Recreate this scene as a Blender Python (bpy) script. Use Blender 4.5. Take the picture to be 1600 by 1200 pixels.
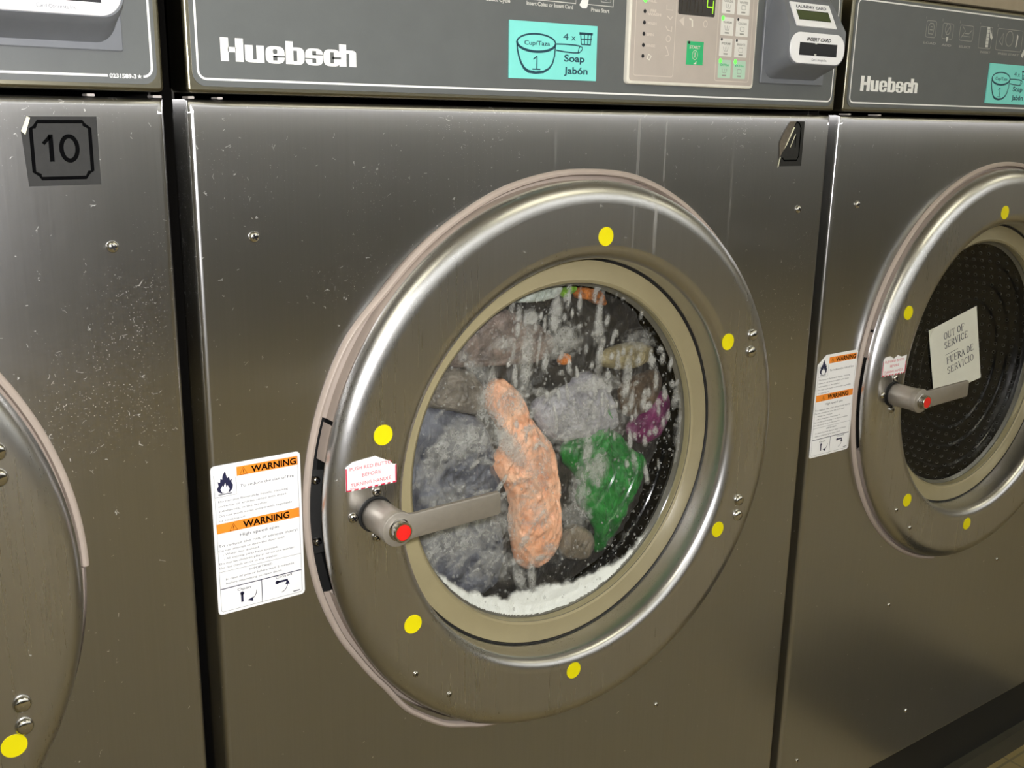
import bpy, bmesh, math, random
from math import pi, sin, cos, radians, sqrt, atan2, hypot
from mathutils import Vector, Matrix, noise

SC = bpy.context.scene
COL = SC.collection
for o in list(bpy.data.objects):
    bpy.data.objects.remove(o)

# ------------------------------------------------------------------ camera
CAM_POS = (-0.22230638, -0.67533659, -0.0080486)
YAW, PITCH, ROLL = 0.62071862, -0.25467402, 0.01744186
cy_, sy_, cp_, sp_ = cos(YAW), sin(YAW), cos(PITCH), sin(PITCH)
F = Vector((sy_ * cp_, cy_ * cp_, sp_))
RT = Vector((cy_, -sy_, 0))
UP = RT.cross(F)
R_ = cos(ROLL) * RT + sin(ROLL) * UP
U_ = -sin(ROLL) * RT + cos(ROLL) * UP
cd = bpy.data.cameras.new('camera')
cd.sensor_fit = 'HORIZONTAL'
cd.sensor_width = 36.0
cd.lens = 36.0 * 1597.23 / 1600.0
cd.clip_start = 0.02
cam = bpy.data.objects.new('camera', cd)
COL.objects.link(cam)
M = Matrix((R_, U_, -F)).transposed().to_4x4()
M.translation = Vector(CAM_POS)
cam.matrix_world = M
SC.camera = cam

# ------------------------------------------------------------------ view, world, lights
vs = SC.view_settings
vs.view_transform = 'Standard'
vs.look = 'None'
vs.exposure = 0.0
vs.gamma = 1.0
vs.use_curve_mapping = False

wd = bpy.data.worlds.new('laundromat_world')
wd.use_nodes = True
wd.node_tree.nodes['Background'].inputs[0].default_value = (0.90, 0.92, 0.80, 1)
wd.node_tree.nodes['Background'].inputs[1].default_value = 0.05
SC.world = wd

ZF = -0.958          # floor
ZC = 1.55            # ceiling


def area(name, loc, rot, sx, sy, power, col):
    l = bpy.data.lights.new(name, 'AREA')
    l.shape = 'RECTANGLE'
    l.size, l.size_y = sx, sy
    l.energy = power
    l.color = col
    o = bpy.data.objects.new(name, l)
    o.location = loc
    o.rotation_euler = rot
    COL.objects.link(o)
    return o


# fluorescent fixtures in the ceiling over the aisle (yellowish tubes)
for i, (x, y) in enumerate(((-0.9, -1.45), (1.4, -1.45), (3.7, -1.45))):
    area('ceiling_tube_light', (x, y, ZC - 0.25), (0, 0, 0), 1.25, 0.20, 3.6, (1.0, 0.93, 0.62))
    area('ceiling_fill_light', (x, y, ZC - 0.24), (pi, 0, 0), 1.25, 0.20, 9.0, (1.0, 0.97, 0.90))  # added upward fill, brightens the ceiling that the steel bends mirror
# added fill lights that brighten the opposite wall mirrored in the steel
for i, x in enumerate((-1.6, 0.6, 2.8, 5.0)):
    area('wall_fill_light', (x, -2.55, ZC - 0.05), (radians(-40), 0, 0), 1.8, 0.22, 36.0, (0.985, 1.0, 1.0))
# the camera's own flash, just above and beside the lens
fl = bpy.data.lights.new('camera_flash', 'SPOT')
fl.energy = 27.0
fl.color = (1.0, 0.985, 1.0)
fl.spot_size = radians(110)
fl.spot_blend = 0.9
fl.shadow_soft_size = 0.014
flo = bpy.data.objects.new('camera_flash', fl)
flo.matrix_world = M.copy()
flo.location = Vector(CAM_POS) + U_ * 0.035 + R_ * 0.022
COL.objects.link(flo)


# ------------------------------------------------------------------ materials
def lin(c):
    return tuple((v / 255.0) / 12.92 if v / 255.0 <= 0.04045 else ((v / 255.0 + 0.055) / 1.055) ** 2.4 for v in c) + (1.0,)


class NT:
    def __init__(self, name):
        self.m = bpy.data.materials.new(name)
        self.m.use_nodes = True
        self.t = self.m.node_tree
        self.t.nodes.clear()
        self.out = self.t.nodes.new('ShaderNodeOutputMaterial')

    def n(self, typ, **kw):
        nd = self.t.nodes.new(typ)
        for k, v in kw.items():
            setattr(nd, k, v)
        return nd

    def l(self, a, b):
        self.t.links.new(a, b)

    def val(self, sock, v):
        if hasattr(v, 'is_output') or isinstance(v, bpy.types.NodeSocket):
            self.l(v, sock)
        else:
            sock.default_value = v

    def math(self, op, a, b=0.0, c=None, clamp=False):
        nd = self.n('ShaderNodeMath', operation=op)
        nd.use_clamp = clamp
        self.val(nd.inputs[0], a)
        self.val(nd.inputs[1], b)
        if c is not None:
            self.val(nd.inputs[2], c)
        return nd.outputs[0]

    def mix(self, f, a, b):
        nd = self.n('ShaderNodeMix', data_type='RGBA')
        self.val(nd.inputs[0], f)
        self.val(nd.inputs[6], a)
        self.val(nd.inputs[7], b)
        return nd.outputs[2]

    def mapr(self, v, a, b, c=0.0, d=1.0):
        nd = self.n('ShaderNodeMapRange')
        nd.clamp = True
        self.val(nd.inputs[0], v)
        for i, x in enumerate((a, b, c, d)):
            self.val(nd.inputs[i + 1], x)
        return nd.outputs[0]

    def obj(self):
        return self.n('ShaderNodeTexCoord').outputs['Object']

    def scale(self, v, s, off=(0, 0, 0)):
        nd = self.n('ShaderNodeMapping')
        self.l(v, nd.inputs[0])
        nd.inputs['Scale'].default_value = s
        nd.inputs['Location'].default_value = off
        return nd.outputs[0]

    def noise(self, v, s, detail=2.0, rough=0.5, dist=0.0):
        nd = self.n('ShaderNodeTexNoise')
        self.l(v, nd.inputs['Vector'])
        nd.inputs['Scale'].default_value = s
        nd.inputs['Detail'].default_value = detail
        nd.inputs['Roughness'].default_value = rough
        nd.inputs['Distortion'].default_value = dist
        return nd.outputs['Fac']

    def vor(self, v, s, feature='F1'):
        nd = self.n('ShaderNodeTexVoronoi', feature=feature)
        self.l(v, nd.inputs['Vector'])
        nd.inputs['Scale'].default_value = s
        return nd

    def bump(self, h, strength=0.2, dist=0.001, normal=None):
        nd = self.n('ShaderNodeBump')
        nd.inputs['Strength'].default_value = strength
        nd.inputs['Distance'].default_value = dist
        self.l(h, nd.inputs['Height'])
        if normal is not None:
            self.l(normal, nd.inputs['Normal'])
        return nd.outputs[0]

    def bsdf(self, **kw):
        b = self.n('ShaderNodeBsdfPrincipled')
        for k, v in kw.items():
            self.val(b.inputs[k.replace('_', ' ')], v)
        return b

    def done(self, shader):
        self.l(shader, self.out.inputs[0])
        return self.m


def simple(name, rgb, rough=0.5, metal=0.0, spec=0.5, noise_amt=0.06, nscale=60.0, bump=0.0, bscale=900.0):
    t = NT(name)
    v = t.obj()
    c = lin(rgb)
    f = t.noise(v, nscale, 4.0, 0.6)
    col = t.mix(t.mapr(f, 0.3, 0.7), tuple(x * (1 - noise_amt) for x in c[:3]) + (1,), tuple(min(1, x * (1 + noise_amt)) for x in c[:3]) + (1,))
    b = t.bsdf(Base_Color=col, Roughness=rough, Metallic=metal)
    b.inputs['Specular IOR Level'].default_value = spec
    if bump:
        t.l(t.bump(t.noise(v, bscale, 3.0), bump, 0.0006), b.inputs['Normal'])
    return t.done(b.outputs[0])


def brushed_steel(name, rough=0.23, aniso=0.45, drips=(), dust=0.0, tint=(0.575, 0.570, 0.562), grain=1.0, wide=0.0):
    """vertical-grain stainless sheet with lint specks, scratches and dried drip marks"""
    t = NT(name)
    v = t.obj()
    g1 = t.noise(t.scale(v, (900, 900, 9)), 1.0, 3.0, 0.6)
    g2 = t.noise(t.scale(v, (260, 260, 2.2)), 1.0, 2.0, 0.5)
    cloud = t.noise(v, 7.0, 3.0, 0.55)
    smear = t.noise(t.scale(v, (14, 14, 4)), 1.0, 4.0, 0.6)
    gm = t.math('ADD', t.math('MULTIPLY', g1, 0.6), t.math('MULTIPLY', g2, 0.4))
    base = t.mix(t.mapr(gm, 0.3, 0.7), tuple(x * 0.972 for x in tint) + (1,), tuple(min(1, x * 1.028) for x in tint) + (1,))
    r = t.math('ADD', t.mapr(smear, 0.3, 0.7, rough - 0.006, rough + 0.008), t.mapr(g1, 0.3, 0.7, -0.008, 0.008))
    metal = 1.0
    if dust > 0:
        sep = t.n('ShaderNodeSeparateXYZ')
        t.l(v, sep.inputs[0])
        # lint specks: denser towards the top of the sheet
        zone = t.math('MULTIPLY', t.mapr(sep.outputs[2], -0.62, -0.12, 0.0, 1.0), t.mapr(cloud, 0.40, 0.62, 0.25, 1.0))
        vo = t.vor(t.scale(v, (1.0, 1.0, 1.0)), 800.0)
        sel = t.n('ShaderNodeSeparateXYZ')
        t.l(vo.outputs['Color'], sel.inputs[0])
        thr = t.math('MULTIPLY', t.math('MULTIPLY', sel.outputs[0], zone), 0.44 * dust)
        wob = t.math('ADD', vo.outputs['Distance'], t.math('MULTIPLY', t.noise(v, 2400.0, 2.0), 0.25))
        sp = t.math('LESS_THAN', wob, thr)
        vo2 = t.vor(t.scale(v, (1.0, 1.0, 1.0), (3, 1, 2)), 130.0)
        sel2 = t.n('ShaderNodeSeparateXYZ')
        t.l(vo2.outputs['Color'], sel2.inputs[0])
        thr2 = t.math('MULTIPLY', t.math('MULTIPLY', t.math('POWER', sel2.outputs[1], 3.0), zone), 0.15 * dust)
        wob2 = t.math('ADD', vo2.outputs['Distance'], t.math('MULTIPLY', t.noise(v, 900.0, 3.0), 0.16))
        sp2 = t.math('LESS_THAN', wob2, thr2)
        film = t.math('MULTIPLY', t.math('MULTIPLY', zone, t.mapr(t.noise(v, 160.0, 5.0, 0.75), 0.45, 0.8)), 0.035 * dust)
        # curled lint hairs
        warp = t.n('ShaderNodeTexNoise')
        t.l(v, warp.inputs['Vector'])
        warp.inputs['Scale'].default_value = 55.0
        vadd = t.n('ShaderNodeVectorMath', operation='MULTIPLY_ADD')
        t.l(warp.outputs['Color'], vadd.inputs[0])
        vadd.inputs[1].default_value = (0.02, 0.02, 0.02)
        t.l(v, vadd.inputs[2])
        ed = t.vor(vadd.outputs[0], 120.0, 'DISTANCE_TO_EDGE')
        hair = t.math('MULTIPLY', t.math('LESS_THAN', ed.outputs['Distance'], 0.016), t.math('GREATER_THAN', t.math('ADD', t.noise(v, 150.0, 2.0), t.math('MULTIPLY', zone, 0.12 * dust)), 0.715))
        sp = t.math('MAXIMUM', sp, hair)
        d = t.math('MAXIMUM', t.math('MULTIPLY', t.math('MAXIMUM', sp, sp2), 0.5), film)
        for (x0, w, z0, z1, s) in drips:
            wv = t.math('MULTIPLY', t.math('SUBTRACT', t.noise(t.scale(v, (0.1, 0.1, 30)), 1.0, 2.0), 0.5), 0.003)
            dx = t.math('ABSOLUTE', t.math('SUBTRACT', t.math('ADD', sep.outputs[0], wv), x0))
            a = t.mapr(dx, w * 0.6, w, 1.0, 0.0)
            zz = t.math('MULTIPLY', t.mapr(sep.outputs[2], z0, z0 + 0.03, 0, 1), t.mapr(sep.outputs[2], z1 - 0.01, z1, 1, 0))
            n2 = t.mapr(t.noise(t.scale(v, (200, 200, 25), (x0, 0, 0)), 1.0, 3.0), 0.3, 0.7, 0.35, 1.0)
            d = t.math('MAXIMUM', d, t.math('MULTIPLY', t.math('MULTIPLY', t.math('MULTIPLY', a, zz), n2), s))
        base = t.mix(d, base, (0.62, 0.62, 0.58, 1))
        metal = t.math('SUBTRACT', 1.0, d)
        r = t.math('ADD', r, t.math('MULTIPLY', d, 0.4))
    b = t.bsdf(Base_Color=base, Roughness=r, Metallic=metal, Anisotropic=aniso)
    tg = t.n('ShaderNodeCombineXYZ')
    tg.inputs[2].default_value = 1.0
    t.l(tg.outputs[0], b.inputs['Tangent'])
    nb = t.bump(gm, 0.006 * grain, 0.0004)
    t.l(nb, b.inputs['Normal'])
    if wide <= 0:
        return t.done(b.outputs[0])
    # the brushing scatters part of the light far sideways across the grain
    g = t.n('ShaderNodeBsdfAnisotropic', distribution='GGX')
    g.inputs['Roughness'].default_value = 0.48
    g.inputs['Anisotropy'].default_value = 0.97
    t.l(base, g.inputs['Color'])
    t.l(tg.outputs[0], g.inputs['Tangent'])
    t.l(nb, g.inputs['Normal'])
    mx = t.n('ShaderNodeMixShader')
    t.val(mx.inputs[0], t.math('MULTIPLY', metal, wide) if dust > 0 else wide)
    t.l(b.outputs[0], mx.inputs[1])
    t.l(g.outputs[0], mx.inputs[2])
    return t.done(mx.outputs[0])


MAT = {}
MAT['steel'] = brushed_steel('brushed_stainless', dust=0.35, wide=0.4)
MAT['steel_dusty'] = brushed_steel('dusty_brushed_stainless', dust=1.0, wide=0.4)
MAT['steel_drips'] = brushed_steel('dusty_brushed_stainless_with_drips', dust=0.8, wide=0.4,
                                   drips=((0.3905, 0.0022, -0.145, 0.0, 0.20), (0.4225, 0.0016, -0.10, 0.0, 0.16), (0.509, 0.0016, -0.40, -0.02, 0.12), (0.30, 0.0015, -0.07, -0.01, 0.10)))
MAT['door_steel'] = brushed_steel('brushed_door_stainless', rough=0.28, dust=0.25, wide=0.0, aniso=0.0, grain=0.0)
MAT['door_steel_drips'] = brushed_steel('brushed_door_stainless_with_drips', rough=0.28, dust=0.3, wide=0.0, aniso=0.0, grain=0.0,
                                        drips=((0.3900, 0.0024, -0.128, -0.04, 0.22), (0.365, 0.0012, -0.135, -0.05, 0.10)))
MAT['satin'] = simple('satin_cast_metal', (176, 170, 160), 0.46, 0.75, 0.5, 0.05, 120, 0.03, 1200)
MAT['chrome'] = simple('polished_metal', (205, 203, 198), 0.12, 1.0)
MAT['frame_steel'] = brushed_steel('panel_frame_stainless', rough=0.30, aniso=0.3, tint=(0.24, 0.225, 0.165))
MAT['overlay'] = simple('grey_overlay', (95, 98, 97), 0.42, 0, 0.35, 0.04, 40, 0.05, 1500)
MAT['plastic_grey'] = simple('grey_plastic', (110, 113, 117), 0.38, 0, 0.4, 0.04, 50, 0.04, 1500)
MAT['white'] = simple('white_print', (236, 236, 232), 0.45, 0, 0.4, 0.02)
MAT['paper_white'] = simple('white_label_stock', (240, 240, 240), 0.35, 0, 0.4, 0.015)
MAT['pale_print'] = simple('pale_grey_print', (196, 196, 188), 0.5)
MAT['dim_print'] = simple('dim_grey_print', (150, 150, 142), 0.5)
MAT['soap'] = simple('aqua_label_stock', (128, 222, 212), 0.4, 0, 0.4, 0.02)
MAT['ink'] = simple('black_ink', (4, 4, 5), 0.8, 0, 0.05)
MAT['teal_ink'] = simple('dark_teal_ink', (20, 62, 78), 0.5)
MAT['grey_ink'] = simple('grey_ink', (62, 64, 76), 0.5)
MAT['navy_ink'] = simple('navy_ink', (26, 28, 62), 0.5)
MAT['orange_ink'] = simple('orange_ink', (240, 140, 40), 0.45)
MAT['red_ink'] = simple('red_ink', (206, 44, 74), 0.45)
MAT['yellow'] = simple('yellow_dot_stock', (226, 214, 6), 0.5, 0, 0.3, 0.02)
MAT['keypad'] = simple('taupe_keypad', (182, 172, 162), 0.4, 0, 0.4, 0.04, 50)
MAT['cream'] = simple('cream_border', (222, 218, 204), 0.45)
MAT['key'] = simple('cream_key', (220, 218, 210), 0.4)
MAT['key_green'] = simple('pale_green_key', (176, 208, 184), 0.4)
MAT['start_green'] = simple('start_green', (40, 176, 110), 0.4)
MAT['taupe_line'] = simple('pale_taupe_line', (208, 198, 186), 0.5)
MAT['display'] = simple('dark_display_window', (40, 34, 26), 0.15)
MAT['lcd'] = simple('olive_lcd', (72, 82, 52), 0.2)
MAT['slot'] = simple('black_slot', (14, 14, 20), 0.4)
MAT['black'] = simple('black_rubber', (20, 20, 19), 0.6)
MAT['dark'] = simple('dark_cabinet_side', (48, 46, 43), 0.4, 0.6)
MAT['surround'] = simple('taupe_enamel', (170, 157, 146), 0.42, 0, 0.4, 0.05, 30)
MAT['glass_edge_band'] = simple('grey_lit_glass_edge', (98, 95, 86), 0.3)
MAT['ring'] = simple('beige_ring', (150, 140, 108), 0.38, 0, 0.45, 0.05, 25)
MAT['red_plastic'] = simple('red_button_face', (222, 34, 30), 0.35)
MAT['sticker_film'] = simple('dark_film_label', (40, 40, 38), 0.55, 0.0, 0.25, 0.12, 120)
MAT['residue'] = simple('adhesive_residue', (124, 116, 104), 0.45, 0.7, 0.4, 0.2, 300)
MAT['curl'] = simple('pale_peeled_edge', (228, 226, 196), 0.3)
MAT['notice'] = simple('notice_paper', (214, 214, 202), 0.7, 0, 0.2, 0.02)
MAT['clip'] = simple('pale_spacer', (170, 164, 158), 0.5)


def led_mat(name, col, e):
    t = NT(name)
    b = t.bsdf(Base_Color=col + (1,), Roughness=0.3)
    b.inputs['Emission Color'].default_value = col + (1,)
    b.inputs['Emission Strength'].default_value = e
    return t.done(b.outputs[0])


MAT['led_on'] = led_mat('lit_green_led', (0.12, 0.95, 0.08), 0.9)
MAT['digit'] = led_mat('lit_green_digit', (0.35, 0.80, 0.02), 0.42)
MAT['dead_digit'] = simple('unlit_digit', (52, 45, 33), 0.4)


def glass_mat():
    t = NT('door_glass')
    tr = t.n('ShaderNodeBsdfTransparent')
    tr.inputs[0].default_value = (0.95, 0.96, 0.94, 1)
    gl = t.n('ShaderNodeBsdfGlossy')
    gl.inputs['Roughness'].default_value = 0.13
    fr = t.n('ShaderNodeLayerWeight')
    mx = t.n('ShaderNodeMixShader')
    t.l(t.math('ADD', t.math('MULTIPLY', t.math('POWER', fr.outputs['Facing'], 5.0), 0.9), 0.035, clamp=True), mx.inputs[0])
    t.l(tr.outputs[0], mx.inputs[1])
    t.l(gl.outputs[0], mx.inputs[2])
    return t.done(mx.outputs[0])


MAT['glass'] = glass_mat()


def drum_mat():
    """perforated steel drum: rows of punched holes with pressed rims, their glints put into the colour"""
    t = NT('perforated_drum')
    v = t.obj()
    sep = t.n('ShaderNodeSeparateXYZ')
    t.l(v, sep.inputs[0])
    ang = t.math('ARCTAN2', t.math('SUBTRACT', sep.outputs[2], -0.301), t.math('SUBTRACT', sep.outputs[0], 0.3235))
    uu = t.math('MULTIPLY', ang, 120 / (2 * pi))
    rad = t.math('SQRT', t.math('ADD', t.math('POWER', t.math('SUBTRACT', sep.outputs[2], -0.301), 2.0), t.math('POWER', t.math('SUBTRACT', sep.outputs[0], 0.3235), 2.0)))
    vv = t.math('MULTIPLY', t.math('ADD', sep.outputs[1], rad), 80.0)
    fu = t.math('SUBTRACT', t.math('FRACT', uu), 0.5)
    fv = t.math('SUBTRACT', t.math('FRACT', vv), 0.5)
    d = t.math('SQRT', t.math('ADD', t.math('POWER', fu, 2.0), t.math('POWER', fv, 2.0)))
    rim = t.mapr(d, 0.16, 0.24, 1.0, 0.0)
    hole = t.math('LESS_THAN', d, 0.13)
    col = t.mix(rim, (0.05, 0.05, 0.047, 1), (0.30, 0.30, 0.29, 1))  # paler rims: flash glints on the hole edges painted in
    col = t.mix(hole, col, (0.01, 0.01, 0.01, 1))
    b = t.bsdf(Base_Color=col, Roughness=0.35, Metallic=0.8)
    t.l(t.bump(rim, 0.8, 0.002), b.inputs['Normal'])
    return t.done(b.outputs[0])


MAT['drum'] = drum_mat()


def cloth_mat(name, c1, c2, scale=60.0, weave=1200.0, rough=0.42):
    t = NT(name)
    v = t.obj()
    f = t.noise(v, scale, 5.0, 0.62, 0.6)
    fine = t.noise(v, weave, 3.0, 0.6)
    fold = t.noise(t.scale(v, (1.0, 1.0, 0.45)), scale * 2.2, 5.0, 0.6, 1.2)
    col = t.mix(t.mapr(f, 0.33, 0.68), lin(c1), lin(c2))
    b = t.bsdf(Base_Color=col, Roughness=t.mapr(fine, 0.3, 0.7, rough - 0.15, rough + 0.1))
    b.inputs['Specular IOR Level'].default_value = 0.55
    b.inputs['Sheen Weight'].default_value = 0.12
    n1 = t.bump(fold, 0.55, 0.004)
    t.l(t.bump(fine, 0.35, 0.0012, n1), b.inputs['Normal'])
    return t.done(b.outputs[0])


# ------------------------------------------------------------------ object helpers
def link(name, me, parent=None, mats=()):
    o = bpy.data.objects.new(name, me)
    COL.objects.link(o)
    for m in mats:
        if me.materials.get(m.name) is None or len(me.materials) < len(mats):
            me.materials.append(m)
    if parent is not None:
        o.parent = parent
    return o


def mesh(name, verts, faces, smooth=False, mi=None):
    me = bpy.data.meshes.new(name)
    me.from_pydata([tuple(v) for v in verts], [], faces)
    if mi is not None:
        me.polygons.foreach_set('material_index', mi)
    if smooth:
        me.polygons.foreach_set('use_smooth', [True] * len(me.polygons))
    me.update()
    return me


def fix_normals(me):
    bm = bmesh.new()
    bm.from_mesh(me)
    bmesh.ops.recalc_face_normals(bm, faces=bm.faces)
    bm.to_mesh(me)
    bm.free()
    return me


def sharp_by_angle(me, ang=35):
    bm = bmesh.new()
    bm.from_mesh(me)
    lim = radians(ang)
    for e in bm.edges:
        if len(e.link_faces) == 2 and e.calc_face_angle(0) > lim:
            e.smooth = False
    bm.to_mesh(me)
    bm.free()
    return me


CX, CZ = 0.3235, -0.301      # door axis in the washer's own frame


def lathe(name, prof, n=160, c=(CX, CZ), a0=0.0, a1=2 * pi, smooth=True, radf=None):
    """revolve a profile of (r, y) about the door axis (along y)"""
    full = abs(a1 - a0 - 2 * pi) < 1e-6
    m = n if full else n + 1
    V, Fc = [], []
    for i in range(m):
        a = a0 + (a1 - a0) * i / n
        for (r, y) in prof:
            rr = r + (radf(a) if radf else 0.0)
            V.append((c[0] + rr * cos(a), y, c[1] + rr * sin(a)))
    k = len(prof)
    for i in range(n):
        j = (i + 1) % m
        for q in range(k - 1):
            Fc.append((i * k + q, i * k + q + 1, j * k + q + 1, j * k + q))
    me = mesh(name, V, Fc, smooth)
    bm = bmesh.new()
    bm.from_mesh(me)
    bmesh.ops.remove_doubles(bm, verts=bm.verts, dist=1e-6)
    bmesh.ops.recalc_face_normals(bm, faces=bm.faces)
    bm.to_mesh(me)
    bm.free()
    return sharp_by_angle(me, 40)


def arc(cx, cy, r, a0, a1, n=6):
    return [(cx + r * cos(radians(a0 + (a1 - a0) * i / n)), cy + r * sin(radians(a0 + (a1 - a0) * i / n))) for i in range(n + 1)]


def rrect(x0, x1, z0, z1, r, n=5):
    pts = []
    for (cx, cz, a) in ((x1 - r, z1 - r, 0), (x0 + r, z1 - r, 90), (x0 + r, z0 + r, 180), (x1 - r, z0 + r, 270)):
        pts += arc(cx, cz, r, a, a + 90, n)
    return pts


def prism(name, pts, y0, y1, bevel=0.0, seg=2, smooth=True):
    """extrude an (x, z) outline from y0 (front, smaller y) back to y1"""
    bm = bmesh.new()
    vs_ = [bm.verts.new((x, y0, z)) for x, z in pts]
    f = bm.faces.new(vs_)
    r = bmesh.ops.extrude_face_region(bm, geom=[f])
    for v in [g for g in r['geom'] if isinstance(g, bmesh.types.BMVert)]:
        v.co.y = y1
    bmesh.ops.recalc_face_normals(bm, faces=bm.faces)
    if bevel > 0:
        es = [e for e in bm.edges if all(abs(v.co.y - y0) < 1e-7 for v in e.verts)]
        bmesh.ops.bevel(bm, geom=es, offset=bevel, segments=seg, affect='EDGES', profile=0.5, clamp_overlap=True)
    me = bpy.data.meshes.new(name)
    bm.to_mesh(me)
    bm.free()
    if smooth:
        me.polygons.foreach_set('use_smooth', [True] * len(me.polygons))
        sharp_by_angle(me, 32)
        keep_flat(me)
    return me


def keep_flat(me):
    for p in me.polygons:
        if abs(p.normal.y) > 0.99995:
            p.use_smooth = False
    return me


def box_verts(x0, x1, y0, y1, z0, z1):
    V = [(x0, y0, z0), (x1, y0, z0), (x1, y1, z0), (x0, y1, z0), (x0, y0, z1), (x1, y0, z1), (x1, y1, z1), (x0, y1, z1)]
    Fc = [(0, 3, 2, 1), (4, 5, 6, 7), (0, 1, 5, 4), (1, 2, 6, 5), (2, 3, 7, 6), (3, 0, 4, 7)]
    return V, Fc


def box(name, x0, x1, y0, y1, z0, z1):
    return mesh(name, *box_verts(x0, x1, y0, y1, z0, z1))


# --- lettering
_TXT = {}


def text_geo(body, weight=0.0, shear=0.0):
    key = (body, weight, shear)
    if key in _TXT:
        return _TXT[key]
    cu = bpy.data.curves.new('lettering', 'FONT')
    cu.body = body
    cu.size = 1.0
    cu.resolution_u = 3
    cu.offset = weight
    cu.shear = shear
    ob = bpy.data.objects.new('lettering', cu)
    COL.objects.link(ob)
    dg = bpy.context.evaluated_depsgraph_get()
    dg.update()
    ev = ob.evaluated_get(dg)
    me = ev.to_mesh()
    vs_ = [(v.co.x, v.co.y) for v in me.vertices]
    fs = [tuple(p.vertices) for p in me.polygons]
    ev.to_mesh_clear()
    bpy.data.objects.remove(ob)
    bpy.data.curves.remove(cu)
    x0 = min(v[0] for v in vs_); x1 = max(v[0] for v in vs_)
    y0 = min(v[1] for v in vs_); y1 = max(v[1] for v in vs_)
    _TXT[key] = (vs_, fs, x0, x1, y0, y1)
    return _TXT[key]


class Decal:
    """flat printed matter: layers of inked shapes on a thin sheet, all one mesh.
    (u, v) run along the sheet; corners gives the sheet's own frame on the surface"""

    def __init__(self, org, ux=(1, 0, 0), vz=(0, 0, 1), nrm=(0, -1, 0), step=0.00012):
        self.o, self.ux, self.vz, self.nv = Vector(org), Vector(ux), Vector(vz), Vector(nrm)
        self.step = step
        self.V, self.F, self.mi, self.mats = [], [], [], []

    def P(self, u, v, lay):
        return self.o + self.ux * u + self.vz * v + self.nv * (self.step * lay)

    def m(self, mat):
        mm = MAT[mat]
        if mm not in self.mats:
            self.mats.append(mm)
        return self.mats.index(mm)

    def poly(self, pts, lay, mat):
        b = len(self.V)
        self.V += [self.P(u, v, lay) for u, v in pts]
        self.F.append(tuple(range(b, b + len(pts))))
        self.mi.append(self.m(mat))

    def sheet(self, pts, mat, thick=0.0003):
        """the stock itself, with an edge"""
        b = len(self.V)
        n = len(pts)
        self.V += [self.P(u, v, 0) for u, v in pts]
        self.V += [self.P(u, v, 0) - self.nv * thick for u, v in pts]
        self.F.append(tuple(range(b, b + n)))
        self.mi.append(self.m(mat))
        for i in range(n):
            j = (i + 1) % n
            self.F.append((b + i, b + n + i, b + n + j, b + j))
            self.mi.append(self.m(mat))

    def rect(self, u0, u1, v0, v1, lay, mat):
        self.poly([(u0, v0), (u1, v0), (u1, v1), (u0, v1)], lay, mat)

    def line(self, pts, w, lay, mat, closed=False):
        n = len(pts)
        L, Rr = [], []
        for i in range(n):
            if closed:
                p0, p1 = pts[i - 1], pts[(i + 1) % n]
            else:
                p0, p1 = pts[max(0, i - 1)], pts[min(n - 1, i + 1)]
            dx, dy = p1[0] - p0[0], p1[1] - p0[1]
            q = hypot(dx, dy) or 1
            ww = w[i] if isinstance(w, (list, tuple)) else w
            L.append((pts[i][0] - dy / q * ww / 2, pts[i][1] + dx / q * ww / 2))
            Rr.append((pts[i][0] + dy / q * ww / 2, pts[i][1] - dx / q * ww / 2))
        for i in range(n if closed else n - 1):
            j = (i + 1) % n
            self.poly([L[i], L[j], Rr[j], Rr[i]], lay, mat)

    def ell(self, u, v, a, b, lay, mat, n=28):
        self.poly([(u + a * cos(2 * pi * i / n), v + b * sin(2 * pi * i / n)) for i in range(n)], lay, mat)

    def ring(self, u, v, a, b, w, lay, mat, n=36):
        self.line([(u + a * cos(2 * pi * i / n), v + b * sin(2 * pi * i / n)) for i in range(n)], w, lay, mat, True)

    def text(self, body, u0, v0, h, width, lay, mat, weight=0.0, cap=0.727, align='l', shear=0.0):
        vs_, fs, x0, x1, y0, y1 = text_geo(body, weight, shear)
        sy = h / cap
        sx = width / (x1 - x0) if width else sy
        wd_ = (x1 - x0) * sx
        off = u0 - (0 if align == 'l' else wd_ / 2 if align == 'c' else wd_)
        b = len(self.V)
        self.V += [self.P(off + (x - x0) * sx, v0 + y * sy, lay) for x, y in vs_]
        k = self.m(mat)
        for f in fs:
            self.F.append(tuple(b + i for i in f))
            self.mi.append(k)

    def build(self, name, parent):
        me = mesh(name, self.V, self.F, False, self.mi)
        # every printed face looks outwards
        bm = bmesh.new()
        bm.from_mesh(me)
        for f in bm.faces:
            f.normal_update()
            if abs(f.normal.dot(self.nv)) > 0.7 and f.normal.dot(self.nv) < 0:
                f.normal_flip()
        bm.to_mesh(me)
        bm.free()
        return link(name, me, parent, self.mats)


# ------------------------------------------------------------------ room
def struct(name, me, mat):
    o = link(name, me, None, [mat])
    o['kind'] = 'structure'
    return o


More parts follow.
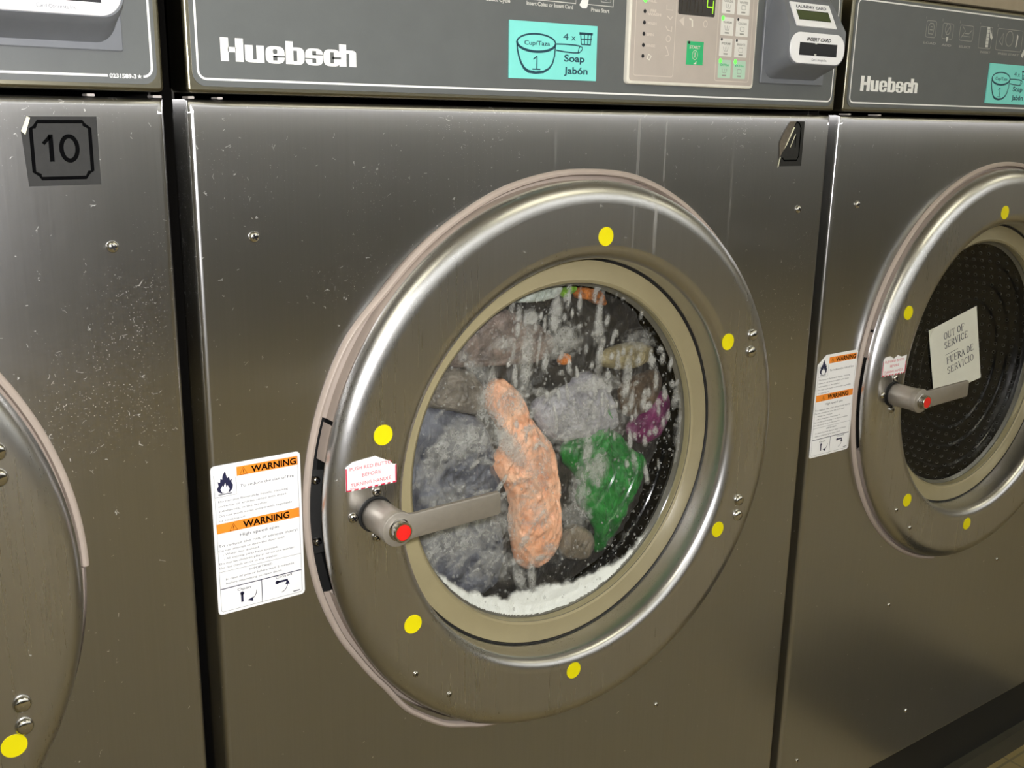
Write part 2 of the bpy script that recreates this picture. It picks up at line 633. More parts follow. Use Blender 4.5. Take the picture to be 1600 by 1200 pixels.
def tile_mat():
    t = NT('tan_floor_tile')
    v = t.obj()
    br = t.n('ShaderNodeTexBrick')
    br.offset = 0.0
    t.l(t.scale(v, (1, 1, 1)), br.inputs['Vector'])
    br.inputs['Scale'].default_value = 1.0
    br.inputs['Brick Width'].default_value = 0.305
    br.inputs['Row Height'].default_value = 0.305
    br.inputs['Mortar Size'].default_value = 0.002
    br.inputs['Color1'].default_value = lin((140, 123, 80))
    br.inputs['Color2'].default_value = lin((134, 119, 78))
    br.inputs['Mortar'].default_value = lin((104, 94, 68))
    col = t.mix(t.mapr(t.noise(v, 30.0, 5.0, 0.7), 0.35, 0.7, 0, 0.25), br.outputs['Color'], lin((120, 108, 76)))
    return t.done(t.bsdf(Base_Color=col, Roughness=0.45).outputs[0])


def wall_front_mat():
    t = NT('opposite_wall_reflection_bands')
    v = t.obj()
    sep = t.n('ShaderNodeSeparateXYZ')
    t.l(v, sep.inputs[0])
    f = t.mapr(sep.outputs[2], -0.62, -0.60)
    g = t.mapr(sep.outputs[2], -0.07, -0.05)
    col = t.mix(g, t.mix(f, lin((38, 38, 36)), lin((47, 47, 46))), lin((206, 206, 206)))  # bright and dark bands placed to shape the reflection in the washers
    return t.done(t.bsdf(Base_Color=col, Roughness=0.6).outputs[0])


XL, XR, YB, YF = -3.0, 6.0, 0.78, -3.2
MAT['floor'] = tile_mat()
struct('floor', box('floor', XL, XR, YF, YB, ZF - 0.05, ZF), MAT['floor'])
struct('ceiling', box('ceiling', XL, XR, YF, YB, ZC, ZC + 0.05), simple('white_ceiling', (205, 203, 190), 0.8))
struct('wall_front', box('wall_front', XL, XR, YF - 0.05, YF, ZF, ZC), wall_front_mat())
struct('wall_left', box('wall_left', XL - 0.05, XL, YF, YB, ZF, ZC), simple('side_wall_paint', (150, 146, 132), 0.7))
struct('wall_right', box('wall_right', XR, XR + 0.05, YF, YB, ZF, ZC), simple('far_wall_paint', (140, 134, 118), 0.7))
struct('wall_back', box('wall_back', XL, XR, YB, YB + 0.05, ZF, ZC), simple('back_wall_paint', (150, 140, 120), 0.7))
# boxed-in panelling over the row of washers
struct('trim_1', prism('trim_1', [(XL, 0.128), (XR, 0.128), (XR, ZC), (XL, ZC)], 0.045, 0.07), simple('beige_bulkhead_panel', (158, 144, 120), 0.5))
# black plinth the washers stand on
V, Fc = box_verts(-1.36, 3.4, 0.022, 0.76, -0.925, -0.8268)
struct('trim_2', mesh('trim_2', V, Fc), simple('black_plinth', (26, 25, 22), 0.55))
V, Fc = box_verts(-1.36, 3.4, 0.010, 0.76, ZF, -0.925)
struct('trim_3', mesh('trim_3', V, Fc), simple('dark_olive_kerb', (58, 55, 44), 0.6))
o = link('floor_mat', prism('floor_mat', rrect(1.07, 1.44, -0.42, -0.05, 0.02), 0, 0.008), None, [simple('black_mat_rubber', (34, 34, 32), 0.7, 0, 0.3, 0.1, 200, 0.3)])
# lay the mat flat: outline was drawn in (x, z) -> turn it onto the floor
for v in o.data.vertices:
    x, y, z = v.co
    v.co = (x, z, ZF + y)
fix_normals(o.data)
o['label'] = 'black rubber floor mat lying in front of the right-hand washer'
o['category'] = 'mat'

# ------------------------------------------------------------------ the washers
W = 0.66
BW = 0.646                    # steel front width
BASE = Vector((CX, 0.36, -0.8265))
CACHE = {}


def cached(key, fn):
    if key not in CACHE:
        CACHE[key] = fn()
    return CACHE[key]


def front_panel_mesh():
    x0, x1, z0, z1 = 0.0, BW, -0.8265, 0.0
    rb = 0.0046
    rh = 0.2500
    angs = [2 * pi * i / 144 for i in range(144)]
    corners = [atan2(z - CZ, x - CX) % (2 * pi) for x in (x0 + rb, x1 - rb) for z in (z0 + rb, z1 - rb)]
    angs = sorted(angs + corners)
    # loops: hole back edge, hole, outer flat border, then the bent edge going back
    def edge(a, ins):
        dx, dz = cos(a), sin(a)
        best = 1e9
        for lim, comp, cc in ((x1 - ins, dx, CX), (x0 + ins, dx, CX), (z1 - ins, dz, CZ), (z0 + ins, dz, CZ)):
            if abs(comp) > 1e-9:
                s = (lim - cc) / comp
                if s > 0:
                    best = min(best, s)
        return CX + dx * best, CZ + dz * best
    V, k = [], 9
    for a in angs:
        V.append((CX + (rh - 0.0) * cos(a), 0.02, CZ + rh * sin(a)))
        V.append((CX + rh * cos(a), 0.0, CZ + rh * sin(a)))
        fx, fz = edge(a, rb)
        V.append((fx, 0.0, fz))
        # outward push per axis
        px = (1 if abs(fx - (x1 - rb)) < 1e-6 else -1 if abs(fx - (x0 + rb)) < 1e-6 else 0)
        pz = (1 if abs(fz - (z1 - rb)) < 1e-6 else -1 if abs(fz - (z0 + rb)) < 1e-6 else 0)
        for i in range(1, 6):
            t = i / 5 * pi / 2
            V.append((fx + px * rb * sin(t), rb * (1 - cos(t)), fz + pz * rb * sin(t)))
        V.append((fx + px * rb, 0.03, fz + pz * rb))
    n = len(angs)
    Fc = []
    for i in range(n):
        j = (i + 1) % n
        for q in range(k - 1):
            Fc.append((i * k + q, i * k + q + 1, j * k + q + 1, j * k + q))
    me = mesh('front_panel', V, Fc, True)
    fix_normals(me)
    return keep_flat(sharp_by_angle(me, 50))


LIP_T = [(-180, .2545), (-167, .2544), (-156, .2535), (-147, .2520), (-140, .2525), (-129, .2583), (-121, .2590), (-113, .2555), (-105, .2515), (-60, .2515), (0, .2515),
         (45, .2535), (74, .2555), (90, .2530), (105, .2520), (121, .2495), (136, .2485), (150, .2540), (166, .2540), (180, .2545)]


def lip_radius(a):
    d = (math.degrees(a) + 180) % 360 - 180
    for (a0, r0), (a1, r1) in zip(LIP_T, LIP_T[1:]):
        if a0 <= d <= a1:
            t = (d - a0) / (a1 - a0)
            t = t * t * (3 - 2 * t)
            return r0 + (r1 - r0) * t
    return 0.2545


def screw_mesh(r=0.0042, h=0.0028, cross=True):
    """pan-head screw with a cross recess, axis along -y, base at the origin"""
    prof = [(r, 0.0), (r, -h * 0.25), (r * 0.93, -h * 0.55), (r * 0.75, -h * 0.82), (r * 0.5, -h * 0.95), (0.0001, -h)]
    me = lathe('screw', prof, 24, (0, 0))
    if cross:
        V = [tuple(v.co) for v in me.vertices]
        Fs = [tuple(p.vertices) for p in me.polygons]
        mi = [0] * len(Fs)
        for ang in (0.5, 0.5 + pi / 2):
            b = len(V)
            l, w = r * 0.55, r * 0.13
            for (u, v_) in ((-l, -w), (l, -w), (l, w), (-l, w)):
                V.append((u * cos(ang) - v_ * sin(ang), -h * 1.02, u * sin(ang) + v_ * cos(ang)))
            Fs.append((b, b + 1, b + 2, b + 3))
            mi.append(1)
        me2 = mesh('screw', V, Fs, True, mi)
        fix_normals(me2)
        return sharp_by_angle(me2, 40)
    return me


def face_front(me):
    """turn an open sheet so that its outside looks towards -y"""
    if sum(p.normal.y * p.area for p in me.polygons) > 0:
        me.flip_normals()
    return me


def put(name, key, fn, parent, mats, loc=None):
    me = cached(key, fn)
    o = link(name, me, parent, mats)
    if loc is not None:
        o.location = loc
    return o


def warning_sticker(parent, x, z, w, h, clipped):
    """white safety label: two orange WARNING bars, flame, text, open/closed diagrams"""
    d = Decal((x, -0.0005, z))
    Y = lambda f: -h * f
    X = lambda f: w * f
    if clipped:
        out = [(0.0, Y(.085)), (0, Y(.985)), (X(.02), Y(1)), (X(.96), Y(1)), (X(1), Y(.98)), (X(1), Y(.02)), (X(.97), Y(0)), (X(.2), Y(0))]
    else:
        out = [(p[0], p[1]) for p in rrect(0, w, -h, 0, 0.003, 3)]
    d.sheet(out, 'paper_white')
    # thin inner outline
    ins = 0.0022
    d.line([(ins, Y(.06 if not clipped else .1)), (ins, -h + ins + .001), (ins + .001, -h + ins), (w - ins - .001, -h + ins), (w - ins, -h + ins + .001), (w - ins, Y(.03))], 0.00022, 1, 'grey_ink')
    # bars
    d.rect(X(.28), w - ins, Y(.088), Y(.028), 1, 'orange_ink')
    d.rect(ins, w - ins, Y(.447), Y(.383), 1, 'orange_ink')
    d.text('WARNING', X(.44), Y(.080), h * .043, X(.51), 2, 'ink', 0.03)
    d.text('WARNING', X(.32), Y(.438), h * .045, X(.53), 2, 'ink', 0.03)
    for (u, v_) in ((X(.355), Y(.084)), (X(.215), Y(.442))):
        s = h * .046
        d.line([(u - s * .55, v_), (u + s * .55, v_), (u, v_ + s)], s * .09, 2, 'ink', True)
        d.rect(u - s * .05, u + s * .05, v_ + s * .32, v_ + s * .70, 2, 'ink')
        d.rect(u - s * .05, u + s * .05, v_ + s * .14, v_ + s * .24, 2, 'ink')
    # flame
    d.line([(X(.27), Y(.09)), (X(.27), Y(.205)), (ins, Y(.205))], 0.00025, 1, 'grey_ink')
    fx, fy, s = X(.145), Y(.185), h * .145
    fl_ = [(0, 0), (.20, .02), (.33, .14), (.36, .32), (.30, .46), (.33, .62), (.24, .54), (.20, .72), (.12, .66), (.04, 1.0), (-.08, .80), (-.10, .62), (-.17, .70), (-.20, .50), (-.30, .56), (-.27, .36), (-.36, .24), (-.30, .10), (-.16, .01)]
    d.poly([(fx + a * s, fy + b * s) for a, b in fl_], 2, 'navy_ink')
    d.poly([(fx + a * s, fy + b * s) for a, b in [(0, 0), (.15, .04), (.2, .18), (.12, .34), (.07, .24), (.02, .48), (-.06, .28), (-.1, .36), (-.2, .2), (-.13, .04)]], 3, 'paper_white')
    d.rect(fx - s * .3, fx + s * .3, fy - s * .06, fy - s * .02, 2, 'grey_ink')
    T = lambda s_, u, f, hh, ww, m_='grey_ink', al='l', wt=0.0: d.text(s_, X(u), Y(f), h * hh, X(ww) if ww else 0, 1, m_, wt, align=al)
    T('To reduce the risk of fire', .31, .165, .019, .61)
    for i, (s_, ww) in enumerate((('Do not put flammable liquids, cleaning', .78), ('solvents, or articles soiled with these', .76), ('substances, in the washer.', .55), ('Do not wash items soiled with vegetable', .82), ('or cooking oil.', .29))):
        T(s_, .065, .242 + .032 * i, .0135, ww)
    T('High speed spin', .5, .492, .020, .44, 'grey_ink', 'c')
    T('To reduce the risk of serious injury:', .04, .540, .017, .90)
    for i, (s_, u, ww) in enumerate((('Do not attempt to open the door until', .04, .74), ('- Water has drained', .08, .40), ('- All moving parts have stopped.', .09, .61), ('Do not let children play in or on the washer.', .04, .86), ('Do not climb on or in the washer.', .04, .66))):
        T(s_, u, .570 + .029 * i, .0135, ww)
    d.rect(ins, w - ins, Y(.7085), Y(.7065), 1, 'grey_ink')
    T('IMPORTANT:', .5, .738, .015, .26, 'grey_ink', 'c')
    T('In case of power failure wait 2 minutes', .10, .768, .0135, .78)
    T('before attempting to open door.', .10, .798, .0135, .64)
    d.rect(ins, w - ins, Y(.827), Y(.821), 1, 'navy_ink')
    d.rect(X(.492), X(.500), Y(.985), Y(.827), 1, 'navy_ink')
    T('Open', .22, .862, .018, .15, 'grey_ink', 'l')
    T('Closed', .66, .845, .018, .19, 'grey_ink', 'l')
    # handle diagrams
    d.ell(X(.27), Y(.885), X(.022), X(.022), 2, 'navy_ink')
    d.rect(X(.255), X(.282), Y(.945), Y(.885), 2, 'navy_ink')
    pa = arc(X(.33), Y(.885), X(.105), 0, -62, 8)
    d.line(pa, 0.0005, 2, 'navy_ink')
    e = pa[-1]
    d.poly([(e[0] - X(.055), e[1] - X(.004)), (e[0] + X(.01), e[1] + X(.02)), (e[0] + X(.01), e[1] - X(.032))], 2, 'navy_ink')
    d.ell(X(.675), Y(.872), X(.022), X(.022), 2, 'navy_ink')
    d.rect(X(.675), X(.80), Y(.878), Y(.864), 2, 'navy_ink')
    pa = arc(X(.70), Y(.895), X(.095), -75, 0, 8)
    d.line(pa, 0.0005, 2, 'navy_ink')
    e = pa[-1]
    d.poly([(e[0] - X(.028), e[1] - X(.01)), (e[0] + X(.028), e[1] - X(.01)), (e[0], e[1] + X(.05))], 2, 'navy_ink')
    d.rect(X(.86), X(.94), Y(.968), Y(.962), 1, 'grey_ink')
    o = d.build('warning_sticker', parent)
    o['label'] = 'white safety sticker with two orange WARNING bars'
    return o


def soap_sticker(parent, x, z, w, h, tilt=0.0):
    """aqua card with a drawn measuring cup"""
    d = Decal((x, -0.0043, z), (cos(tilt), 0, sin(tilt)), (-sin(tilt), 0, cos(tilt)))
    d.sheet([(0, 0), (w, 0), (w, -h), (0, -h)], 'soap', 0.0012)
    U = lambda a, b: (w * a, -h * b)
    # cup
    n = 40
    rim = [U(.297 + .215 * cos(2 * pi * i / n), .365 - .155 * sin(2 * pi * i / n)) for i in range(n)]
    d.line(rim, [h * (.030 if 2 * pi * i / n < pi else .045) for i in range(n)], 1, 'teal_ink', True)
    wall = [U(.082, .40), U(.088, .50), U(.105, .62), U(.130, .73), U(.165, .82), U(.21, .87), U(.29, .89), U(.38, .87), U(.44, .81), U(.48, .72), U(.503, .58), U(.510, .40)]
    d.line(wall, [h * q for q in (.026, .03, .036, .042, .05, .055, .05, .045, .038, .032, .028, .026)], 1, 'teal_ink')
    # handle
    d.line([U(.520, .365), U(.62, .36), U(.74, .365), U(.80, .38)], h * .024, 1, 'teal_ink')
    d.line([U(.520, .475), U(.62, .495), U(.72, .505), U(.785, .50)], h * .024, 1, 'teal_ink')
    d.line([U(.80, .38), U(.825, .40), U(.82, .45), U(.79, .50), U(.775, .49), U(.785, .42), U(.80, .38)], h * .018, 1, 'teal_ink')
    d.text('Cup/Taza', *U(.163, .405), h * .078, w * .285, 1, 'teal_ink', 0.01)
    # figure one with a foot
    d.line([U(.305, .60), U(.305, .825)], h * .022, 1, 'teal_ink')
    d.line([U(.265, .655), U(.305, .60)], h * .022, 1, 'teal_ink')
    d.line([U(.255, .828), U(.345, .828)], h * .022, 1, 'teal_ink')
    d.text('4', *U(.597, .285), h * .125, w * .062, 1, 'teal_ink')
    d.text('x', *U(.692, .285), h * .118, w * .052, 1, 'teal_ink')
    # basket
    for a in (.80, .845, .89, .93):
        t = (a - .865) * .82 + .865
        d.line([U(a, .15), U(t, .345)], h * .02, 1, 'teal_ink')
    d.line([U(.785, .15), U(.945, .15)], h * .045, 1, 'teal_ink')
    d.line([U(.80, .25), U(.935, .25)], h * .018, 1, 'teal_ink')
    d.line([U(.81, .345), U(.925, .345)], h * .022, 1, 'teal_ink')
    d.text('Soap', *U(.615, .665), h * .125, w * .24, 1, 'teal_ink', 0.022)
    d.text('Jab\u00f3n', *U(.615, .885), h * .125, w * .28, 1, 'teal_ink', 0.022)
    o = d.build('soap_sticker', parent)
    o['label'] = 'aqua sticker with a drawn measuring cup'
    return o


def overlay_part(parent, key, with_partno=False, pictos=None):
    """printed grey control overlay with its white keyline, brand lettering and pictograms"""
    d = Decal((0, -0.0030, 0))
    d.sheet(rrect(0.0042, BW - 0.0042, 0.0083, 0.1135, 0.0085, 6), 'overlay', 0.0006)
    bx0, bx1, bz0, bz1, r = 0.0078, BW - 0.0072, 0.0128, 0.1105, 0.0055
    if with_partno:
        path = arc(bx1 - r, bz0 + r, r, -90, 0, 6) + arc(bx1 - r, bz1 - r, r, 0, 90, 6) + arc(bx0 + r, bz1 - r, r, 90, 180, 6) + arc(bx0 + r, bz0 + r, r, 180, 270, 6) + [(W - 0.0480, bz0)]
        d.line(path, 0.0014, 1, 'white')
        d.text('0231589-3', W - 0.0470, bz0 - 0.0012, 0.0025, 0.0160, 1, 'white', 0.03)
        st = []
        for i in range(10):
            a = pi / 2 + i * pi / 5
            q = 0.0015 if i % 2 == 0 else 0.0006
            st.append((W - 0.0290 + q * cos(a), bz0 + q * sin(a)))
        d.poly(st, 1, 'white')
    else:
        d.line(rrect(bx0, bx1, bz0, bz1, r, 6), 0.0014, 1, 'white', True)
        # heavy block lettering of the maker's name
        hx, hz, hh, hw = 0.0232, 0.0243, 0.0146, 0.0968
        block_name(d, hx, hz, hh, hw)
    if pictos == 'mid':
        d.text('Select Cycle', 0.2285, 0.0763, 0.0030, 0.0220, 1, 'pale_print', 0.03)
        d.text('Insert Coins or Insert Card', 0.2658, 0.0760, 0.0030, 0.0455, 1, 'pale_print', 0.03)
        d.text('Press Start', 0.3298, 0.0756, 0.0030, 0.0192, 1, 'pale_print', 0.03)
        d.line([(0.2657, 0.100), (0.2657, 0.0803), (0.3140, 0.0803), (0.3140, 0.100)], 0.0008, 1, 'pale_print')
        d.line([(0.3255, 0.100), (0.3255, 0.0806), (0.3528, 0.0806), (0.3528, 0.100)], 0.0008, 1, 'pale_print')
        d.line([(0.3400, 0.0835), (0.3500, 0.0835), (0.3500, 0.095), (0.3400, 0.095)], 0.0005, 1, 'pale_print', True)
        d.line([(0.3450, 0.0850), (0.3450, 0.094)], 0.0007, 1, 'pale_print')
        d.poly([(0.3175, 0.0795), (0.3205, 0.0772), (0.3250, 0.0775), (0.3262, 0.0800), (0.3275, 0.090), (0.3235, 0.090)], 2, 'white')
        d.line([(0.2300, 0.100), (0.2300, 0.0825), (0.2500, 0.0825), (0.2500, 0.100)], 0.0006, 1, 'pale_print')
    if pictos == 'right':
        P = 'dim_print'
        for (a, b, c, e) in ((.1240, .1412, .0815, .1000), (.1532, .1728, .0817, .0992), (.1855, .2110, .0816, .0992), (.2238, .2486, .0756, .1002), (.2588, .3120, .0754, .1002)):
            d.line(rrect(a, b, c, e - 0.002, .0022, 3), 0.0006, 1, P, True)
        for (a, b, s) in ((.1218, .1440, 'LOAD'), (.1544, .1724, 'ADD'), (.1868, .2090, 'SELECT')):
            d.text(s, a, .0742 if s != 'LOAD' else .0748, .0022, b - a, 1, P, 0.03)
        d.text('INSERT', .2290, .0706, .0022, .0205, 1, P, 0.02)
        d.text('PRESS START', .2650, .0706, .0022, .0440, 1, P, 0.02)
        for i, (a, b) in enumerate(((.122, .1005), (.1512, .1000), (.1835, .1000), (.2218, .1010), (.2575, .1010))):
            d.text(str(i + 1), a, b - .001, .0024, 0, 1, P)
        # shirt, hand and basket scribbles inside the boxes
        d.line([(.1285, .085), (.1275, .092), (.1300, .0955), (.1355, .0955), (.1375, .092), (.1365, .085)], .0009, 1, P, True)
        d.line([(.1300, .089), (.1350, .089)], .0009, 1, P)
        d.line([(.1310, .092), (.1345, .092)], .0009, 1, P)
        d.ring(.163, .0915, .0045, .0055, .0008, 1, P)
        d.line([(.160, .087), (.167, .095)], .0007, 1, P)
        d.poly([(.1610, .0835), (.1650, .0835), (.1640, .0795), (.1620, .0785)], 2, 'pale_print')
        d.line([(.1885, .084), (.1960, .0915), (.1900, .096)], .0008, 1, P)
        d.line([(.1960, .089), (.2030, .089), (.2085, .093)], .0008, 1, P)
        d.line([(.1900, .0865), (.2060, .0860)], .0006, 1, P)
        d.rect(.2375, .2430, .0770, .0985, 2, 'pale_print')
        for q in range(5):
            d.rect(.2375, .2430, .0795 + q * .004, .0799 + q * .004, 3, 'overlay')
        d.poly([(.2440, .0985), (.2465, .0930), (.2500, .0880), (.2490, .0855), (.2450, .0875), (.2438, .0930)], 2, 'pale_print')
        d.poly([(.2640, .0845), (.2720, .0945), (.2720, .0800)], 1, P)
        d.poly([(.2647, .0846), (.2712, .0930), (.2712, .0815)], 2, 'overlay')
        d.ring(.2850, .0885, .0075, .0080, .0008, 1, P)
        d.poly([(.2990, .0800), (.3010, .0800), (.3030, .0920), (.2995, .0945), (.3000, .0880)], 2, 'pale_print')
        d.poly([(.3130, .0710), (.3180, .0690), (.3230, .0790), (.3200, .0820)], 3, 'pale_print')
    return d.build('control_overlay', parent)


def block_name(d, x, z, h, w):
    """the maker's name in heavy condensed letters, drawn stroke by stroke"""
    s = w / 7.22
    xh = h * 0.74
    st = s * 0.40           # stem
    L = 1
    wh = 'white'

    def bowl(cx, half, z0, z1, mat=wh, lay=1.35, n=28, pw=0.62):
        pts = []
        for i in range(n):
            a = 2 * pi * i / n
            c_, s_ = cos(a), sin(a)
            pts.append((cx + half * (abs(c_) ** pw) * (1 if c_ >= 0 else -1), (z0 + z1) / 2 + (z1 - z0) / 2 * (abs(s_) ** pw) * (1 if s_ >= 0 else -1)))
        d.poly(pts, lay, mat)

    g = 'overlay'
    th = h * 0.045
    # H
    u = x
    d.rect(u, u + st, z, z + h, L, wh)
    d.rect(u + s * 1.14 - st, u + s * 1.14, z, z + h, L, wh)
    d.rect(u + st * .9, u + s * 1.14 - st * .9, z + h * .40, z + h * .61, L, wh)
    # u
    u = x + s * 1.22
    d.rect(u, u + st, z + h * .10, z + xh, L, wh)
    d.rect(u + s * .98 - st, u + s * .98, z, z + xh, L, wh)
    bowl(u + s * .40, s * .40, z, z + h * .36)
    d.rect(u + st, u + s * .98 - st, z + h * .13, z + xh + .0001, 2, g)
    # e
    u = x + s * 2.27
    bowl(u + s * .5, s * .5, z - h * .01, z + xh + h * .01)
    bowl(u + s * .5, s * .115, z + xh * .56, z + xh * .84, g, 2)
    d.rect(u + s * .38, u + s * 1.02, z + xh * .36, z + xh * .46, 2, g)
    d.rect(u + s * .385, u + s * .615, z + xh * .17, z + xh * .44, 2, g)
    # b
    u = x + s * 3.33
    d.rect(u, u + st, z, z + h, L, wh)
    bowl(u + s * .58, s * .42, z - h * .01, z + xh + h * .01)
    d.rect(u + st, u + s * .60, z + h * .14, z + xh - h * .14, 2, g)
    # s
    u = x + s * 4.37
    bowl(u + s * .49, s * .49, z - h * .01, z + xh + h * .01)
    d.rect(u + s * .38, u + s * .60, z + xh * .62, z + xh * .86, 2, g)
    d.rect(u + s * .40, u + s * 1.0, z + xh * .60, z + xh * .66, 2, g)
    d.rect(u + s * .38, u + s * .60, z + xh * .14, z + xh * .38, 2, g)
    d.rect(u - s * .01, u + s * .58, z + xh * .36, z + xh * .42, 2, g)
    # c
    u = x + s * 5.37
    bowl(u + s * .48, s * .48, z - h * .01, z + xh + h * .01)
    d.rect(u + s * .375, u + s * .585, z + xh * .16, z + xh * .84, 2, g)
    d.rect(u + s * .5, u + s * .98, z + xh * .42, z + xh * .57, 2, g)
    # h
    u = x + s * 6.26
    d.rect(u, u + st, z, z + h, L, wh)
    d.rect(u + s * .96 - st, u + s * .96, z, z + xh * .88, L, wh)
    bowl(u + s * .56, s * .40, z + xh * .5, z + xh + h * .01)
    d.rect(u + st, u + s * .96 - st, z - .0001, z + xh - h * .14, 2, g)


def keypad(parent):
    """taupe membrane unit: cream edge, LED column, display, START key, eight cycle keys"""
    x0, x1, z0, z1 = 0.3672, 0.5210, 0.0210, 0.1128
    me = prism('control_unit', rrect(x0, x1, z0, z1, 0.004, 4), -0.0072, -0.003, 0.0016, 2)
    unit = link('control_unit', me, parent, [MAT['cream']])
    d = Decal((0, -0.00745, 0))
    d.sheet(rrect(x0 + .0024, x1 - .0024, z0 + .0028, z1 - .002, .003, 3), 'keypad', 0.0003)
    d.line(rrect(.3738, .4190, .0282, .1100, .002, 3), .0006, 1, 'taupe_line', True)
    d.line(rrect(.4700, .5135, .0270, .1100, .002, 3), .0006, 1, 'taupe_line', True)
    for i, z in enumerate((.0881, .0791, .0703, .0614, .0525, .0438)):
        d.ell(.3835, z, .0016 if i else .0021, .0016 if i else .0021, 2, 'led_on' if i == 0 else 'slot', 14)
    for z, s, ww in ((.0868, 'FILL', .0095), (.0790, 'PRE', .0065), (.0763, 'WASH', .0150), (.0690, 'WASH', .0105), (.0602, 'SPIN', .0080), (.0514, 'RINSE', .0100)):
        d.text(s, .3868 + (.003 if s == 'PRE' else 0), z, .0022, ww, 1, 'taupe_line', 0.03)
    d.line([(.3885, .0420), (.3900, .0455), (.3930, .0440), (.3910, .0410)], .0011, 1, 'cream', True)
    d.line([(.4080, .0860), (.4080, .0820), (.4150, .0820), (.4150, .0860)], .0006, 1, 'taupe_line')
    d.line([(.4090, .0770), (.4130, .0745), (.4150, .0770)], .0009, 1, 'taupe_line')
    d.line([(.4080, .0690), (.4100, .0660), (.4150, .0650), (.4150, .0690)], .0009, 1, 'taupe_line')
    d.ring(.4115, .0590, .0024, .0024, .0007, 1, 'taupe_line')
    d.line([(.4090, .0530), (.4110, .0500), (.4130, .0460), (.4090, .0450)], .0009, 1, 'taupe_line')
    # display window with its lit figure
    d.poly(rrect(.4212, .4652, .0795, .1000, .0016, 3), 1, 'display')
    q = .0012
    d.line([(.4555, .0932), (.4552, .0878)], q, 2, 'digit')
    d.line([(.4552, .0874), (.4620, .0874)], q, 2, 'digit')
    d.line([(.4628, .0932), (.4622, .0822)], q, 2, 'digit')
    for k in range(3):
        u = .4258 + k * .0095
        d.line([(u, .0932), (u - .0003, .0822)], .0007, 2, 'dead_digit')
        d.line([(u + .0055, .0932), (u + .0052, .0822)], .0007, 2, 'dead_digit')
    # small pictograms under the display
    d.poly([(.4230, .0745), (.4290, .0780), (.4290, .0700)], 1, 'taupe_line')
    d.line([(.4350, .0770), (.4385, .0755), (.4390, .0700)], .0016, 1, 'cream')
    d.ring(.4545, .0735, .0022, .0026, .0007, 1, 'taupe_line')
    # START
    d.rect(.4338, .4540, .0391, .0585, 1, 'start_green')
    d.ell(.4362, .0574, .0013, .0013, 2, 'slot', 12)
    d.text('START', .4370, .0525, .0026, .0130, 2, 'taupe_line', 0.03)
    d.ring(.4440, .0473, .0032, .0038, .0005, 2, 'taupe_line')
    d.line([(.4440, .0452), (.4440, .0495)], .0009, 2, 'taupe_line')
    d.poly([(.4425, .0398), (.4440, .0405), (.4462, .0425), (.4462, .0398)], 2, 'cream')
    keys = []
    for r, (a, b) in enumerate(((.0838, .0985), (.0656, .0808), (.0479, .0631), (.0295, .0450))):
        for c_, (u0, u1) in enumerate(((.4735, .4896), (.4927, .5088))):
            d.poly(rrect(u0, u1, a, b, .0007, 2), 1, 'key' if r < 3 else 'key_green')
            on = (r == 1 and c_ == 0) or r == 3
            if r > 0:
                d.ell(u0 + .0022, b - .0010, .0019 if on else .0013, .0022 if on else .0013, 3, 'led_on' if on else 'slot', 12)
            name = (('COLDS', 'WHITES'), ('WARM', 'COLORS'), ('PERM', 'BRIGHTS'), ('EXTRA', 'EXTRA'))[r][c_]
            d.text(name, (u0 + u1) / 2, b - .0052, .0019, .0110, 2, 'start_green' if r == 3 else 'dim_print', 0.03, align='c')
            uc = (u0 + u1) / 2
            if c_ == 0:
                d.line([(uc - .003, a + .0080), (uc - .002, a + .0045), (uc + .002, a + .0045), (uc + .003, a + .0080)], .0005, 2, 'dim_print')
                d.line([(uc, a + .0055), (uc, a + .0080)], .0006, 2, 'dim_print')
            else:
                d.line(rrect(uc - .0025, uc + .0025, a + .0045, a + .0080, .0006, 2), .0005, 2, 'dim_print', True)
            d.rect(uc - .0026, uc + .0026, a + .0015, a + .0028, 2, 'dim_print')
    d.build('keypad_membrane', unit)
    unit['label'] = 'taupe keypad unit with green digit display and START key'
    return unit


